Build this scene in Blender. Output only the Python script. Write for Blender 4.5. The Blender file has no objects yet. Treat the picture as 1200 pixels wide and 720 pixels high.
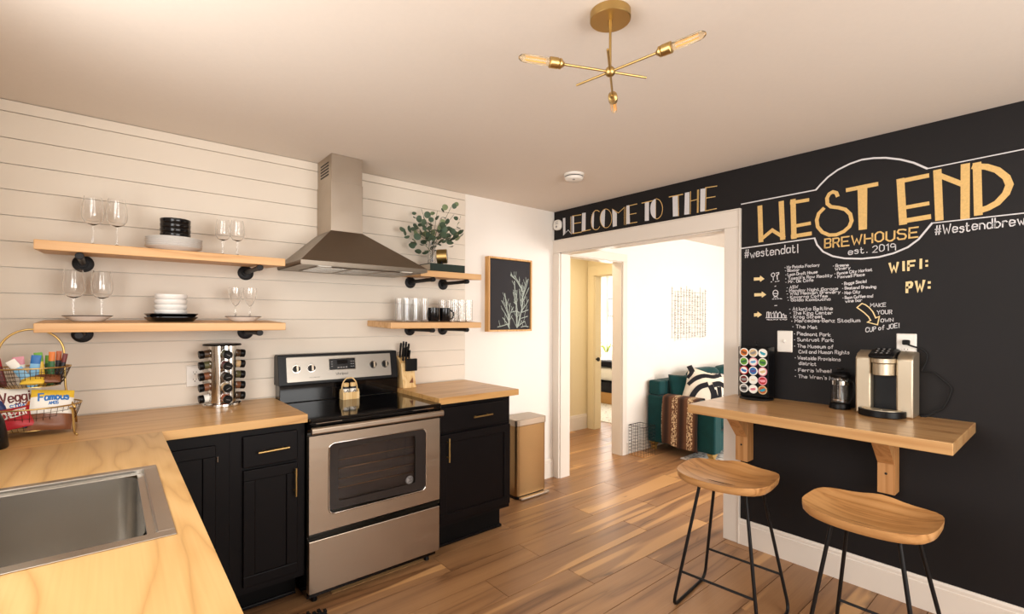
import bpy, bmesh, math, random
from mathutils import Vector, Matrix
random.seed(7)
SC = bpy.context.scene
COL = SC.collection
R = math.radians

# ------------------------------------------------------------------ camera
cd = bpy.data.cameras.new('camera'); cam = bpy.data.objects.new('camera', cd); COL.objects.link(cam)
yaw, pit, rol = R(39.93), R(-0.0727), R(0.1962)
F = Vector((math.sin(yaw)*math.cos(pit), math.cos(yaw)*math.cos(pit), math.sin(pit)))
R0 = Vector((math.cos(yaw), -math.sin(yaw), 0)); U0 = R0.cross(F)
RX = R0*math.cos(rol)+U0*math.sin(rol); UY = -R0*math.sin(rol)+U0*math.cos(rol)
cam.matrix_world = Matrix(((RX.x, UY.x, -F.x, -3.1042), (RX.y, UY.y, -F.y, -3.0985), (RX.z, UY.z, -F.z, 1.4311), (0, 0, 0, 1)))
cd.sensor_width = 36; cd.lens = 561.57/1200*36; cd.shift_y = 15.15/1200; cd.clip_start = 0.02
SC.camera = cam

# ------------------------------------------------------------------ light
w = bpy.data.worlds.new('daylight'); SC.world = w; w.use_nodes = True
w.node_tree.nodes['Background'].inputs[0].default_value = (0.85, 0.92, 1.0, 1)
w.node_tree.nodes['Background'].inputs[1].default_value = 1.0
def area(name, loc, look, sx, sy, power, col=(1, 1, 1)):
    l = bpy.data.lights.new(name, 'AREA'); l.shape = 'RECTANGLE'; l.size = sx; l.size_y = sy; l.energy = power; l.color = col
    o = bpy.data.objects.new(name, l); COL.objects.link(o); o.location = loc
    o.rotation_euler = Vector(look).to_track_quat('-Z', 'Y').to_euler()
    return o
area('daylight_left_window', (-3.66, -1.95, 1.72), (1, 0, 0), 1.5, 1.15, 25, (1.0, 0.97, 0.93))
area('rear_fill_light', (-1.75, -4.68, 1.45), (0, 1, 0), 2.2, 1.5, 60, (1.0, 0.965, 0.915))  # soft fill from behind the camera, set in an added window
area('daylight_living_window', (2.2, -4.02, 1.45), (0, 1, 0), 2.0, 1.6, 92, (1.0, 0.985, 0.96))
area('daylight_bedroom_window', (4.4, 3.55, 1.5), (0, -1, 0), 1.6, 1.4, 80, (1.0, 0.98, 0.93))
area('hall_fill_light', (.8, .62, 2.36), (0, 0, -1), .3, .3, 9, (1.0, 0.85, 0.62))  # added warm fill under the hall ceiling, no fixture there
SC.view_settings.view_transform = 'Standard'; SC.view_settings.look = 'None'
SC.view_settings.gamma = 1; SC.view_settings.use_curve_mapping = False
SC.view_settings.exposure = 0.45

# ------------------------------------------------------------------ materials
def srgb(h):
    c = [int(h[i:i+2], 16)/255 for i in (0, 2, 4)]
    return tuple((x/12.92 if x <= .04045 else ((x+.055)/1.055)**2.4) for x in c)+(1,)
def newmat(name):
    m = bpy.data.materials.new(name); m.use_nodes = True
    return m, m.node_tree, m.node_tree.nodes['Principled BSDF']
def mat(name, col, rough=.5, metal=0, noise=0, nscale=30, bump=0, spec=None, trans=0, ior=1.45, emit=0, coat=0, sheen=0):
    m, t, p = newmat(name)
    c = srgb(col) if isinstance(col, str) else tuple(col)+(1,)*(4-len(col))
    p.inputs['Base Color'].default_value = c; p.inputs['Roughness'].default_value = rough; p.inputs['Metallic'].default_value = metal
    p.inputs['IOR'].default_value = ior; p.inputs['Transmission Weight'].default_value = trans
    p.inputs['Coat Weight'].default_value = coat; p.inputs['Sheen Weight'].default_value = sheen
    if spec is not None: p.inputs['Specular IOR Level'].default_value = spec
    if emit: p.inputs['Emission Color'].default_value = c; p.inputs['Emission Strength'].default_value = emit
    if noise or bump:
        tc = t.nodes.new('ShaderNodeTexCoord'); n = t.nodes.new('ShaderNodeTexNoise'); n.inputs['Scale'].default_value = nscale; n.inputs['Detail'].default_value = 4
        t.links.new(tc.outputs['Object'], n.inputs['Vector'])
        if noise:
            mx = t.nodes.new('ShaderNodeMix'); mx.data_type = 'RGBA'
            mx.inputs['A'].default_value = tuple(x*(1-noise) for x in c[:3])+(1,); mx.inputs['B'].default_value = tuple(min(1, x*(1+noise)) for x in c[:3])+(1,)
            t.links.new(n.outputs['Fac'], mx.inputs['Factor']); t.links.new(mx.outputs['Result'], p.inputs['Base Color'])
        if bump:
            b = t.nodes.new('ShaderNodeBump'); b.inputs['Strength'].default_value = bump; b.inputs['Distance'].default_value = .01
            t.links.new(n.outputs['Fac'], b.inputs['Height']); t.links.new(b.outputs['Normal'], p.inputs['Normal'])
    return m
def math_n(t, op, a=None, b=None):
    n = t.nodes.new('ShaderNodeMath'); n.operation = op
    for i, v in enumerate((a, b)):
        if v is None: continue
        if isinstance(v, (int, float)): n.inputs[i].default_value = v
        else: t.links.new(v, n.inputs[i])
    return n.outputs[0]
def wood(name, cols, axis='x', rough=.4, ring=9, along=.55, across=5.5, streak=0, knots=0, var=0, fine=.25, rnd=True, coat=0.0):
    """cols: dark, mid, light hex; grain runs along axis (object space)"""
    m, t, p = newmat(name)
    tc = t.nodes.new('ShaderNodeTexCoord'); oi = t.nodes.new('ShaderNodeObjectInfo')
    ad = t.nodes.new('ShaderNodeVectorMath'); ad.operation = 'ADD'
    cmb = t.nodes.new('ShaderNodeCombineXYZ')
    if rnd:
        for i in range(3): t.links.new(math_n(t, 'MULTIPLY', oi.outputs['Random'], 37.0+11*i), cmb.inputs[i])
    t.links.new(tc.outputs['Object'], ad.inputs[0]); t.links.new(cmb.outputs[0], ad.inputs[1])
    def mapped(a, c):
        mp = t.nodes.new('ShaderNodeMapping'); s = [c, c, c]; s['xyz'.index(axis)] = a
        mp.inputs['Scale'].default_value = s; t.links.new(ad.outputs[0], mp.inputs['Vector']); return mp.outputs[0]
    def noise(vec, sc, det, dist=0):
        n = t.nodes.new('ShaderNodeTexNoise'); n.inputs['Scale'].default_value = sc; n.inputs['Detail'].default_value = det; n.inputs['Distortion'].default_value = dist
        t.links.new(vec, n.inputs['Vector']); return n.outputs['Fac']
    base = noise(mapped(along, across), 1.0, 2.5, .35)
    rings = math_n(t, 'ABSOLUTE', math_n(t, 'SINE', math_n(t, 'MULTIPLY', base, ring*3.14)))
    rings = math_n(t, 'POWER', rings, .55)
    fn = noise(mapped(3.0, 160), 1.0, 3)
    v = math_n(t, 'ADD', math_n(t, 'MULTIPLY', rings, .55), math_n(t, 'MULTIPLY', base, .45))
    v = math_n(t, 'ADD', math_n(t, 'MULTIPLY', v, 1-fine), math_n(t, 'MULTIPLY', fn, fine))
    if var: v = math_n(t, 'ADD', v, math_n(t, 'MULTIPLY', math_n(t, 'SUBTRACT', oi.outputs['Random'], .5), var))
    cr = t.nodes.new('ShaderNodeValToRGB'); e = cr.color_ramp.elements
    e[0].position = .25; e[0].color = srgb(cols[0]); e[1].position = .78; e[1].color = srgb(cols[2])
    x = e.new(.5); x.color = srgb(cols[1])
    t.links.new(v, cr.inputs[0]); out = cr.outputs[0]
    def mix(fac, a, col):
        mx = t.nodes.new('ShaderNodeMix'); mx.data_type = 'RGBA'; t.links.new(fac, mx.inputs['Factor']); t.links.new(a, mx.inputs['A'])
        mx.inputs['B'].default_value = srgb(col); return mx.outputs['Result']
    def step(val, a, b):
        mr = t.nodes.new('ShaderNodeMapRange'); mr.inputs[1].default_value = a; mr.inputs[2].default_value = b; t.links.new(val, mr.inputs[0]); return mr.outputs[0]
    if streak:
        sn = noise(mapped(.42, 9.0), 1.0, 1.0, .15)
        out = mix(math_n(t, 'MULTIPLY', step(sn, .60, .64), .8), out, streak)
    if knots:
        kn = noise(mapped(2.2, 8.0), 1.0, 3.0, .8)
        out = mix(math_n(t, 'MULTIPLY', step(kn, .68, .76), .8), out, knots)
    t.links.new(out, p.inputs['Base Color'])
    p.inputs['Roughness'].default_value = rough; p.inputs['Coat Weight'].default_value = coat; p.inputs['Coat Roughness'].default_value = .2
    b = t.nodes.new('ShaderNodeBump'); b.inputs['Strength'].default_value = .06; b.inputs['Distance'].default_value = .004
    t.links.new(v, b.inputs['Height']); t.links.new(b.outputs['Normal'], p.inputs['Normal'])
    return m
def brushed(name, col, rough=.32, axis='x', var=.12, dirt=0, bump=.03):
    m, t, p = newmat(name)
    tc = t.nodes.new('ShaderNodeTexCoord'); mp = t.nodes.new('ShaderNodeMapping'); s = [260, 260, 260]; s['xyz'.index(axis)] = 2.0
    mp.inputs['Scale'].default_value = s; t.links.new(tc.outputs['Object'], mp.inputs['Vector'])
    n = t.nodes.new('ShaderNodeTexNoise'); n.inputs['Scale'].default_value = 1; n.inputs['Detail'].default_value = 3; t.links.new(mp.outputs[0], n.inputs['Vector'])
    n2 = t.nodes.new('ShaderNodeTexNoise'); n2.inputs['Scale'].default_value = 7; n2.inputs['Detail'].default_value = 5; t.links.new(tc.outputs['Object'], n2.inputs['Vector'])
    rr = math_n(t, 'ADD', rough-var, math_n(t, 'MULTIPLY', n.outputs['Fac'], var*2))
    if dirt: rr = math_n(t, 'ADD', rr, math_n(t, 'MULTIPLY', math_n(t, 'SUBTRACT', n2.outputs['Fac'], .5), dirt))
    t.links.new(rr, p.inputs['Roughness'])
    p.inputs['Base Color'].default_value = srgb(col); p.inputs['Metallic'].default_value = 1
    b = t.nodes.new('ShaderNodeBump'); b.inputs['Strength'].default_value = bump; b.inputs['Distance'].default_value = .001
    t.links.new(n.outputs['Fac'], b.inputs['Height']); t.links.new(b.outputs['Normal'], p.inputs['Normal'])
    return m
def spots(name, base, spot, scale, lo, hi, rough=.8, stretch=(1, 1, 1), bands=None, sheen=0):
    """two-tone print: spots (voronoi/noise) on a base; bands adds wide stripes along object x"""
    m, t, p = newmat(name)
    tc = t.nodes.new('ShaderNodeTexCoord'); mp = t.nodes.new('ShaderNodeMapping'); mp.inputs['Scale'].default_value = stretch
    t.links.new(tc.outputs['Object'], mp.inputs['Vector'])
    n = t.nodes.new('ShaderNodeTexNoise'); n.inputs['Scale'].default_value = scale; n.inputs['Detail'].default_value = 1.5; t.links.new(mp.outputs[0], n.inputs['Vector'])
    mr = t.nodes.new('ShaderNodeMapRange'); mr.inputs[1].default_value = lo; mr.inputs[2].default_value = hi; t.links.new(n.outputs['Fac'], mr.inputs[0])
    mx = t.nodes.new('ShaderNodeMix'); mx.data_type = 'RGBA'; mx.inputs['A'].default_value = srgb(base); mx.inputs['B'].default_value = srgb(spot)
    fac = mr.outputs[0]
    if bands:
        sp = t.nodes.new('ShaderNodeSeparateXYZ'); t.links.new(tc.outputs['Object'], sp.inputs[0])
        ax, freq, c2, th = bands
        s = math_n(t, 'SINE', math_n(t, 'MULTIPLY', sp.outputs['XYZ'.index(ax.upper())], freq))
        b = t.nodes.new('ShaderNodeMapRange'); b.inputs[1].default_value = th; b.inputs[2].default_value = th+.2; t.links.new(s, b.inputs[0])
        fac = math_n(t, 'MULTIPLY', fac, b.outputs[0])
        d = t.nodes.new('ShaderNodeMix'); d.data_type = 'RGBA'; d.inputs['A'].default_value = srgb(base); d.inputs['B'].default_value = srgb(c2)
        s2 = math_n(t, 'SINE', math_n(t, 'ADD', math_n(t, 'MULTIPLY', sp.outputs['XYZ'.index(ax.upper())], freq), 2.8))
        b2 = t.nodes.new('ShaderNodeMapRange'); b2.inputs[1].default_value = .1; b2.inputs[2].default_value = 1; t.links.new(s2, b2.inputs[0])
        t.links.new(b2.outputs[0], d.inputs['Factor']); t.links.new(d.outputs['Result'], mx.inputs['A'])
    t.links.new(fac, mx.inputs['Factor'])
    t.links.new(mx.outputs['Result'], p.inputs['Base Color']); p.inputs['Roughness'].default_value = rough; p.inputs['Sheen Weight'].default_value = sheen
    return m

M = dict(
 shiplap=mat('shiplap_paint', 'e2d6c6', .5, noise=.03, nscale=3, bump=.02),
 white=mat('white_wall_paint', 'efe8df', .7, noise=.02, nscale=4, bump=.03),
 ceiling=mat('ceiling_paint', 'e3d8cc', .85, noise=.02, nscale=60, bump=.03),
 trim=mat('trim_paint', 'e4dace', .4),
 hall=mat('hall_paint', 'e8d9b4', .7),
 chalkboard=mat('chalkboard_paint', '151213', .6, noise=.3, nscale=2.2, bump=.04, spec=.35),
 butcher=wood('butcher_block', ('b07f48', 'c6965a', 'd4a86c'), 'x', .38, ring=7, coat=.15),
 butcher_y=wood('butcher_block_leg', ('a47b45', 'b88e55', 'c69e66'), 'y', .38, ring=9, along=.8, across=4.5, coat=.15),
 bar=wood('bar_oak', ('9c6f42', 'b98a58', 'caa06c'), 'y', .28, ring=5, across=8, coat=.3),
 shelf=wood('shelf_wood', ('c18e57', 'd2a16b', 'deb27f'), 'x', .5, ring=6, across=12),
 bracket=wood('bracket_wood', ('a8733f', 'bd8650', 'cc9862'), 'z', .45, ring=5, across=12),
 seat=wood('stool_seat_wood', ('8f6036', 'b07e4a', 'c69560'), 'y', .38, ring=6, across=9, coat=.2),
 floor=wood('hickory_plank', ('6d4a2e', '8e6643', 'a67b52'), 'x', .42, ring=3.2, along=.5, across=7, streak='d0a06a', knots='452a19', var=.18, coat=.08),
 pine=wood('pine_block', ('c99a5c', 'deb678', 'eacb96'), 'z', .5, ring=6, across=20),
 frame=wood('frame_wood', ('b8803f', 'cb9654', 'd9a868'), 'z', .5, ring=5, across=20),
 cabinet=mat('black_cabinet_paint', '0b0708', .45, noise=.1, nscale=40, spec=.18),
 toe=mat('toe_kick_black', '070606', .6, spec=.15),
 subfloor=mat('plank_joint_dark', '2a1a10', .9),
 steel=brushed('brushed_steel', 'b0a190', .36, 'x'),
 steel_hood_shaded=brushed('hood_steel_shaded', '84796c', .38, 'x', dirt=.25),  # canopy steel with its shade and brown reflections put into the colour
 steel_chimney_lit=brushed('chimney_steel_lit', 'b3a697', .36, 'z', dirt=.3),  # same hood steel, paler: brightness of the lit chimney is in the colour
 steel_face=brushed('control_face_steel', 'a29a90', .38, 'x'),
 steel_sink=mat('sink_steel', 'bdb8b0', .27, 1),
 chrome=mat('chrome', 'd8d4ce', .12, 1),
 brass=mat('brushed_brass', 'bd9f66', .36, 1),
 gold=mat('pale_gold', 'd2b06c', .35, 1),
 bronze=mat('dark_bronze_wire', '5a4430', .4, 1),
 can=brushed('can_steel', 'a08058', .36, 'x'),
 blackgloss=mat('black_gloss', '070607', .08),
 blackplastic=mat('black_plastic', '080708', .38, spec=.3),
 blackmetal=mat('black_metal', '131112', .45, .3),
 iron=mat('black_iron_pipe', '191718', .5, .4, bump=.05, nscale=90),
 ovenglass=mat('oven_door_glass', '2b2726', .15),
 ovenpane=mat('oven_window_glass', (1, 1, 1), .02, trans=1, ior=1.3),
 ovendark=mat('oven_enamel', '221613', .6),
 rackwire=mat('oven_rack_wire', '7a5a44', .4, .8),
 display=mat('display_black', '151516', .2),
 glass=mat('clear_glass', (1, 1, 1), 0, trans=1, ior=1.45),
 amber=mat('amber_bulb_glass', (1.0, .86, .62), .02, trans=.95, ior=1.35),
 filament=mat('filament', 'f0a850', .4, emit=.5),
 ceramic=mat('white_ceramic', 'efebe6', .25),
 blackceramic=mat('black_ceramic', '0b0a0c', .15),
 rim=mat('plate_rim_glaze', '2b2725', .3),
 plastic=mat('white_plastic', 'ece6dd', .35),
 slot=mat('dark_slot', '241f1c', .6),
 leaf=mat('eucalyptus_leaf', '4c5f4b', .6, noise=.35, nscale=25),
 leaf2=mat('eucalyptus_leaf_pale', '7d8a63', .6, noise=.2, nscale=25),
 stem=mat('plant_stem', '5b5138', .7),
 book=mat('dark_green_book', '16281f', .5), page=mat('book_pages', 'd9cfbd', .8),
 canvas=mat('canvas_black', '242124', .75, noise=.15, nscale=5),
 chalkw=mat('chalk_white', 'd6d3d4', .9, noise=.12, nscale=160),
 chalkg=mat('chalk_gold', 'dab473', .9, noise=.2, nscale=120),
 chalky=mat('chalk_pale_yellow', 'e9d09b', .9, noise=.12, nscale=120),
 artgrey=mat('botanical_print_ink', 'a9b2a8', .8, noise=.2, nscale=60),
 velvet=mat('teal_velvet', '02393a', .75, noise=.35, nscale=9, spec=.25, sheen=.1),
 black_fabric=mat('black_fabric', '15131a', .9), cream=mat('cream_fabric', 'e3d8c6', .9, noise=.06, nscale=40),
 fur=spots('animal_print_throw', '6b452d', 'e2c9a0', 95, .47, .56, .9, (1, 1, .6), ('y', 36.0, '301c12', .35)),
 rug=spots('patterned_rug', 'd8d1c8', '8c8782', 22, .5, .6, .95),
 dotrug=spots('dotted_rug', 'efebe4', '9a958f', 30, .62, .66, .95),
 pillow3=spots('floral_pillow', 'e6dfd8', '45384a', 40, .55, .6, .9),
 linen=mat('white_linen', 'f2eee8', .9), wicker=mat('bed_wicker', 'b88a52', .7, noise=.3, nscale=80),
 grass=mat('grass_leaf', '8a9a3c', .6), rubber=mat('black_rubber', '0b0a0a', .8),
 coffee=brushed('coffee_maker_champagne', 'c9bba4', .5, 'z', var=.04),
 wallart=mat('wall_art_metal', '8d8478', .6, .2),
)
for k, c in dict(red='b3202a', blue='2b6fb5', lightblue='8cc4e8', green='6aa331', orange='d9772b', yellow='e5bd3c', maroon='6a2420', navy='1f2f63', white='f1ede4', pink='e59aa8', purple='5b4a86', brown='7a4a2e', tan='d9b98a', teal='2f9ab0', darkgreen='35683b', rust='b25a2a', grey='8d8a88', olive='5a5636', umber='4a3524', black='17151a').items():
    M['p_'+k] = mat('pack_'+k, c, .4)

# ------------------------------------------------------------------ mesh helpers
def bx(b, x0, x1, y0, y1, z0, z1):
    v = [b.verts.new(p) for p in ((x0, y0, z0), (x1, y0, z0), (x1, y1, z0), (x0, y1, z0), (x0, y0, z1), (x1, y0, z1), (x1, y1, z1), (x0, y1, z1))]
    for f in ((3, 2, 1, 0), (4, 5, 6, 7), (0, 1, 5, 4), (1, 2, 6, 5), (2, 3, 7, 6), (3, 0, 4, 7)): b.faces.new([v[i] for i in f])
    return v
def obx(b, c, s, mtx):
    v = bx(b, -s[0]/2, s[0]/2, -s[1]/2, s[1]/2, -s[2]/2, s[2]/2)
    for p in v: p.co = mtx @ p.co + Vector(c)
def prism(b, poly, a0, a1, axis):
    def P(p, a): return {'x': (a, p[0], p[1]), 'y': (p[0], a, p[1]), 'z': (p[0], p[1], a)}[axis]
    lo = [b.verts.new(P(p, a0)) for p in poly]; hi = [b.verts.new(P(p, a1)) for p in poly]; n = len(poly)
    b.faces.new(lo[::-1]); b.faces.new(hi)
    for i in range(n): b.faces.new((lo[i], lo[(i+1) % n], hi[(i+1) % n], hi[i]))
def frame_of(d):
    d = Vector(d).normalized(); a = Vector((0, 0, 1)) if abs(d.z) < .9 else Vector((1, 0, 0))
    u = d.cross(a).normalized(); return u, d.cross(u)
def cyl(b, p0, p1, r0, r1=None, n=16):
    p0, p1 = Vector(p0), Vector(p1); r1 = r0 if r1 is None else r1; u, v = frame_of(p1-p0)
    A = [b.verts.new(p0+(u*math.cos(2*math.pi*i/n)+v*math.sin(2*math.pi*i/n))*r0) for i in range(n)]
    B = [b.verts.new(p1+(u*math.cos(2*math.pi*i/n)+v*math.sin(2*math.pi*i/n))*r1) for i in range(n)]
    for i in range(n): b.faces.new((A[i], A[(i+1) % n], B[(i+1) % n], B[i]))
    b.faces.new(A[::-1]); b.faces.new(B)
def tube(b, pts, r, n=8, closed=False):
    pts = [Vector(p) for p in pts]; k = len(pts); rings = []; pu = None
    for i, p in enumerate(pts):
        if closed: d = pts[(i+1) % k]-pts[i-1]
        else: d = pts[min(i+1, k-1)]-pts[max(i-1, 0)]
        d.normalize()
        if pu is None: u, v = frame_of(d)
        else:
            u = pu-d*pu.dot(d)
            if u.length < 1e-4: u, _ = frame_of(d)
            u.normalize(); v = d.cross(u)
        pu = u; rr = r[i] if isinstance(r, (list, tuple)) else r
        rings.append([b.verts.new(p+(u*math.cos(2*math.pi*j/n)+v*math.sin(2*math.pi*j/n))*rr) for j in range(n)])
    for i in range(k if closed else k-1):
        A, B = rings[i], rings[(i+1) % k]
        for j in range(n): b.faces.new((A[j], A[(j+1) % n], B[(j+1) % n], B[j]))
    if not closed: b.faces.new(rings[0][::-1]); b.faces.new(rings[-1])
def lathe(b, prof, c=(0, 0, 0), n=28, mtx=None):
    rings = []; mtx = mtx or Matrix.Identity(3); c = Vector(c)
    for r, z in prof:
        if r < 1e-6: rings.append([b.verts.new(c+mtx @ Vector((0, 0, z)))])
        else: rings.append([b.verts.new(c+mtx @ Vector((r*math.cos(2*math.pi*i/n), r*math.sin(2*math.pi*i/n), z))) for i in range(n)])
    for A, B in zip(rings, rings[1:]):
        for i in range(n):
            j = (i+1) % n
            if len(A) == 1 and len(B) == 1: continue
            if len(A) == 1: b.faces.new((A[0], B[j], B[i]))
            elif len(B) == 1: b.faces.new((A[i], A[j], B[0]))
            else: b.faces.new((A[i], A[j], B[j], B[i]))
def surf(b, fn, nu, nv, closeu=False):
    g = [[b.verts.new(fn(i/nu, j/nv)) for j in range(nv+1)] for i in range(nu if closeu else nu+1)]
    for i in range(nu):
        for j in range(nv): b.faces.new((g[i][j], g[(i+1) % len(g)][j], g[(i+1) % len(g)][j+1], g[i][j+1]))
    return g
def rrect(x0, x1, y0, y1, r, n=5):
    o = []
    for cx, cy, a in ((x1-r, y1-r, 0), (x0+r, y1-r, 90), (x0+r, y0+r, 180), (x1-r, y0+r, 270)):
        for i in range(n+1): t = R(a+90*i/n); o.append((cx+r*math.cos(t), cy+r*math.sin(t)))
    return o
def ribbon(b, pts, wd, nrm):
    pts = [Vector(p) for p in pts]; nrm = Vector(nrm); k = len(pts)
    if k < 2: return
    closed = (pts[0]-pts[-1]).length < 1e-5 and k > 3
    if closed: pts = pts[:-1]; k -= 1
    L, Rr = [], []
    for i, p in enumerate(pts):
        a = pts[i]-pts[i-1] if (i > 0 or closed) else pts[1]-pts[0]
        c = (pts[(i+1) % k]-pts[i]) if (i < k-1 or closed) else a
        a = a.normalized(); c = c.normalized(); n1 = nrm.cross(a); n2 = nrm.cross(c); m = n1+n2
        if m.length < .2: m = n1
        m.normalize(); s = min(1/max(m.dot(n1), .35), 1.8)*wd/2
        e = Vector()
        if not closed and i == 0: e = -a*wd*.3
        if not closed and i == k-1: e = c*wd*.3
        L.append(b.verts.new(p+m*s+e)); Rr.append(b.verts.new(p-m*s+e))
    for i in range(k if closed else k-1):
        j = (i+1) % k
        b.faces.new((L[i], Rr[i], Rr[j], L[j]))

LOC = {}
def loc_of(o): return LOC.get(o.name, Vector((0, 0, 0)))
def obj(name, b, m, parent=None, smooth=False, bevel=0, loc=None, seg=2, recalc=True):
    if recalc: bmesh.ops.recalc_face_normals(b, faces=b.faces)
    off = loc_of(parent) if parent else (Vector(loc) if loc is not None else Vector((0, 0, 0)))
    if off.length > 0: bmesh.ops.translate(b, vec=-off, verts=b.verts)
    me = bpy.data.meshes.new(name); b.to_mesh(me); b.free()
    if smooth:
        for p in me.polygons: p.use_smooth = True
    if smooth == 'auto': me.set_sharp_from_angle(angle=R(40))
    me.materials.append(M[m] if isinstance(m, str) else m)
    o = bpy.data.objects.new(name, me); COL.objects.link(o)
    if parent: o.parent = parent; LOC[o.name] = off
    else: o.location = off; LOC[o.name] = off
    if bevel:
        md = o.modifiers.new('bevel', 'BEVEL'); md.width = bevel; md.segments = seg; md.limit_method = 'ANGLE'; md.angle_limit = R(40)
    return o
def tag(o, label, cat, group=None, kind=None):
    o['label'] = label; o['category'] = cat
    if group: o['group'] = group
    if kind: o['kind'] = kind
    return o
def thing(name, label, cat, loc, group=None):
    o = bpy.data.objects.new(name, None); COL.objects.link(o); o.location = loc; o.empty_display_size = .05
    LOC[o.name] = Vector(loc); return tag(o, label, cat, group)
def struct(o): o['kind'] = 'structure'; return o
def B(): return bmesh.new()
def box_obj(name, x0, x1, y0, y1, z0, z1, m, parent=None, bevel=0, loc=None):
    b = B(); bx(b, min(x0, x1), max(x0, x1), min(y0, y1), max(y0, y1), min(z0, z1), max(z0, z1)); return obj(name, b, m, parent, bevel=bevel, loc=loc)
def copy_tree(o, loc=None, label=None, rot=None, parent=None):
    c = o.copy(); COL.objects.link(c)
    if parent: c.parent = parent
    else:
        if loc is not None: c.location = loc
        if rot is not None: c.rotation_euler = (0, 0, rot)
        if label: c['label'] = label
    for ch in list(o.children): copy_tree(ch, parent=c)
    return c

# ------------------------------------------------------------------ single-stroke chalk lettering
GL = {'A': '003a60|1454', 'B': '000a4a59574505|4554514000', 'C': '685a2a0802205062', 'D': '000a3a68623000', 'E': '60000a6a|0555', 'F': '000a6a|0555', 'G': '685a2a08022050626535',
 'H': '000a|606a|0565', 'I': '101a', 'J': '5a52402002', 'K': '000a|6a0460', 'L': '0a0050', 'M': '000a347a70', 'N': '000a606a', 'O': '2a0802204062684a2a', 'P': '000a4a59574505',
 'R': '000a4a59574505|3550', 'S': '694a1a0816556362501002', 'T': '0a6a|3a30', 'U': '0a022040626a', 'V': '0a306a', 'W': '0a2046608a', 'Y': '0a356a|3530', 'Z': '0a6a0060',
 'a': '5536160402103052|5650', 'b': '0a00|0416365452301002', 'c': '5536160402103051', 'd': '5a50|5436160402103052', 'e': '03535536160402103051', 'f': '494a3a2820|0646',
 'g': '5536160402103052|565x3z1z0y', 'h': '0a00|0416365450', 'i': '1610|1819', 'k': '0a00|560350', 'l': '1a10', 'm': '0600|0416263430|3446566460', 'n': '0600|0416365450',
 'o': '160402103052543616', 'p': '060z|0416365452301002', 'r': '0600|04163645', 's': '45361605144342301001', 't': '1911203041|0636', 'u': '0602103052|5650', 'v': '062046',
 'w': '0620345066', 'x': '0650|0056', 'y': '0630|561z', 'z': '06560050', '0': '1a0802103052583a1a', '1': '082a20', '2': '082a4a58560050', '9': '583a1a0806153557|5850',
 '#': '102a|405a|0363|0666', "'": '1a18', '-': '0424', '.': '1011', ':': '1213|1718', '!': '1a13|1011'}
GV = {c: i for i, c in enumerate('0123456789a')}; GV.update(x=-1, y=-2, z=-3)
def text3d(b, txt, org, ux, uz, length, h, wd, jit=0.0, seed=1, gap=2.0):
    """strokes of txt from org along unit ux, up uz, filling length"""
    rn = random.Random(seed); org, ux, uz = Vector(org), Vector(ux), Vector(uz); nrm = ux.cross(uz)
    lay = []; u = 0
    for c in txt:
        if c == ' ': u += 4; continue
        st = [[(GV[s[i]], GV[s[i+1]]) for i in range(0, len(s), 2)] for s in GL[c].split('|')]
        wmax = max(p[0] for s in st for p in s); lay.append((u, st)); u += wmax+gap
    sx = length/max(u-gap, 1); sz = h/10
    for u0, st in lay:
        dz = rn.uniform(-jit, jit)*h; sl = rn.uniform(-.02, .02)
        for s in st: ribbon(b, [org+ux*((u0+p[0])*sx+sl*p[1]*sz)+uz*(p[1]*sz+dz) for p in s], wd, nrm)
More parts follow.
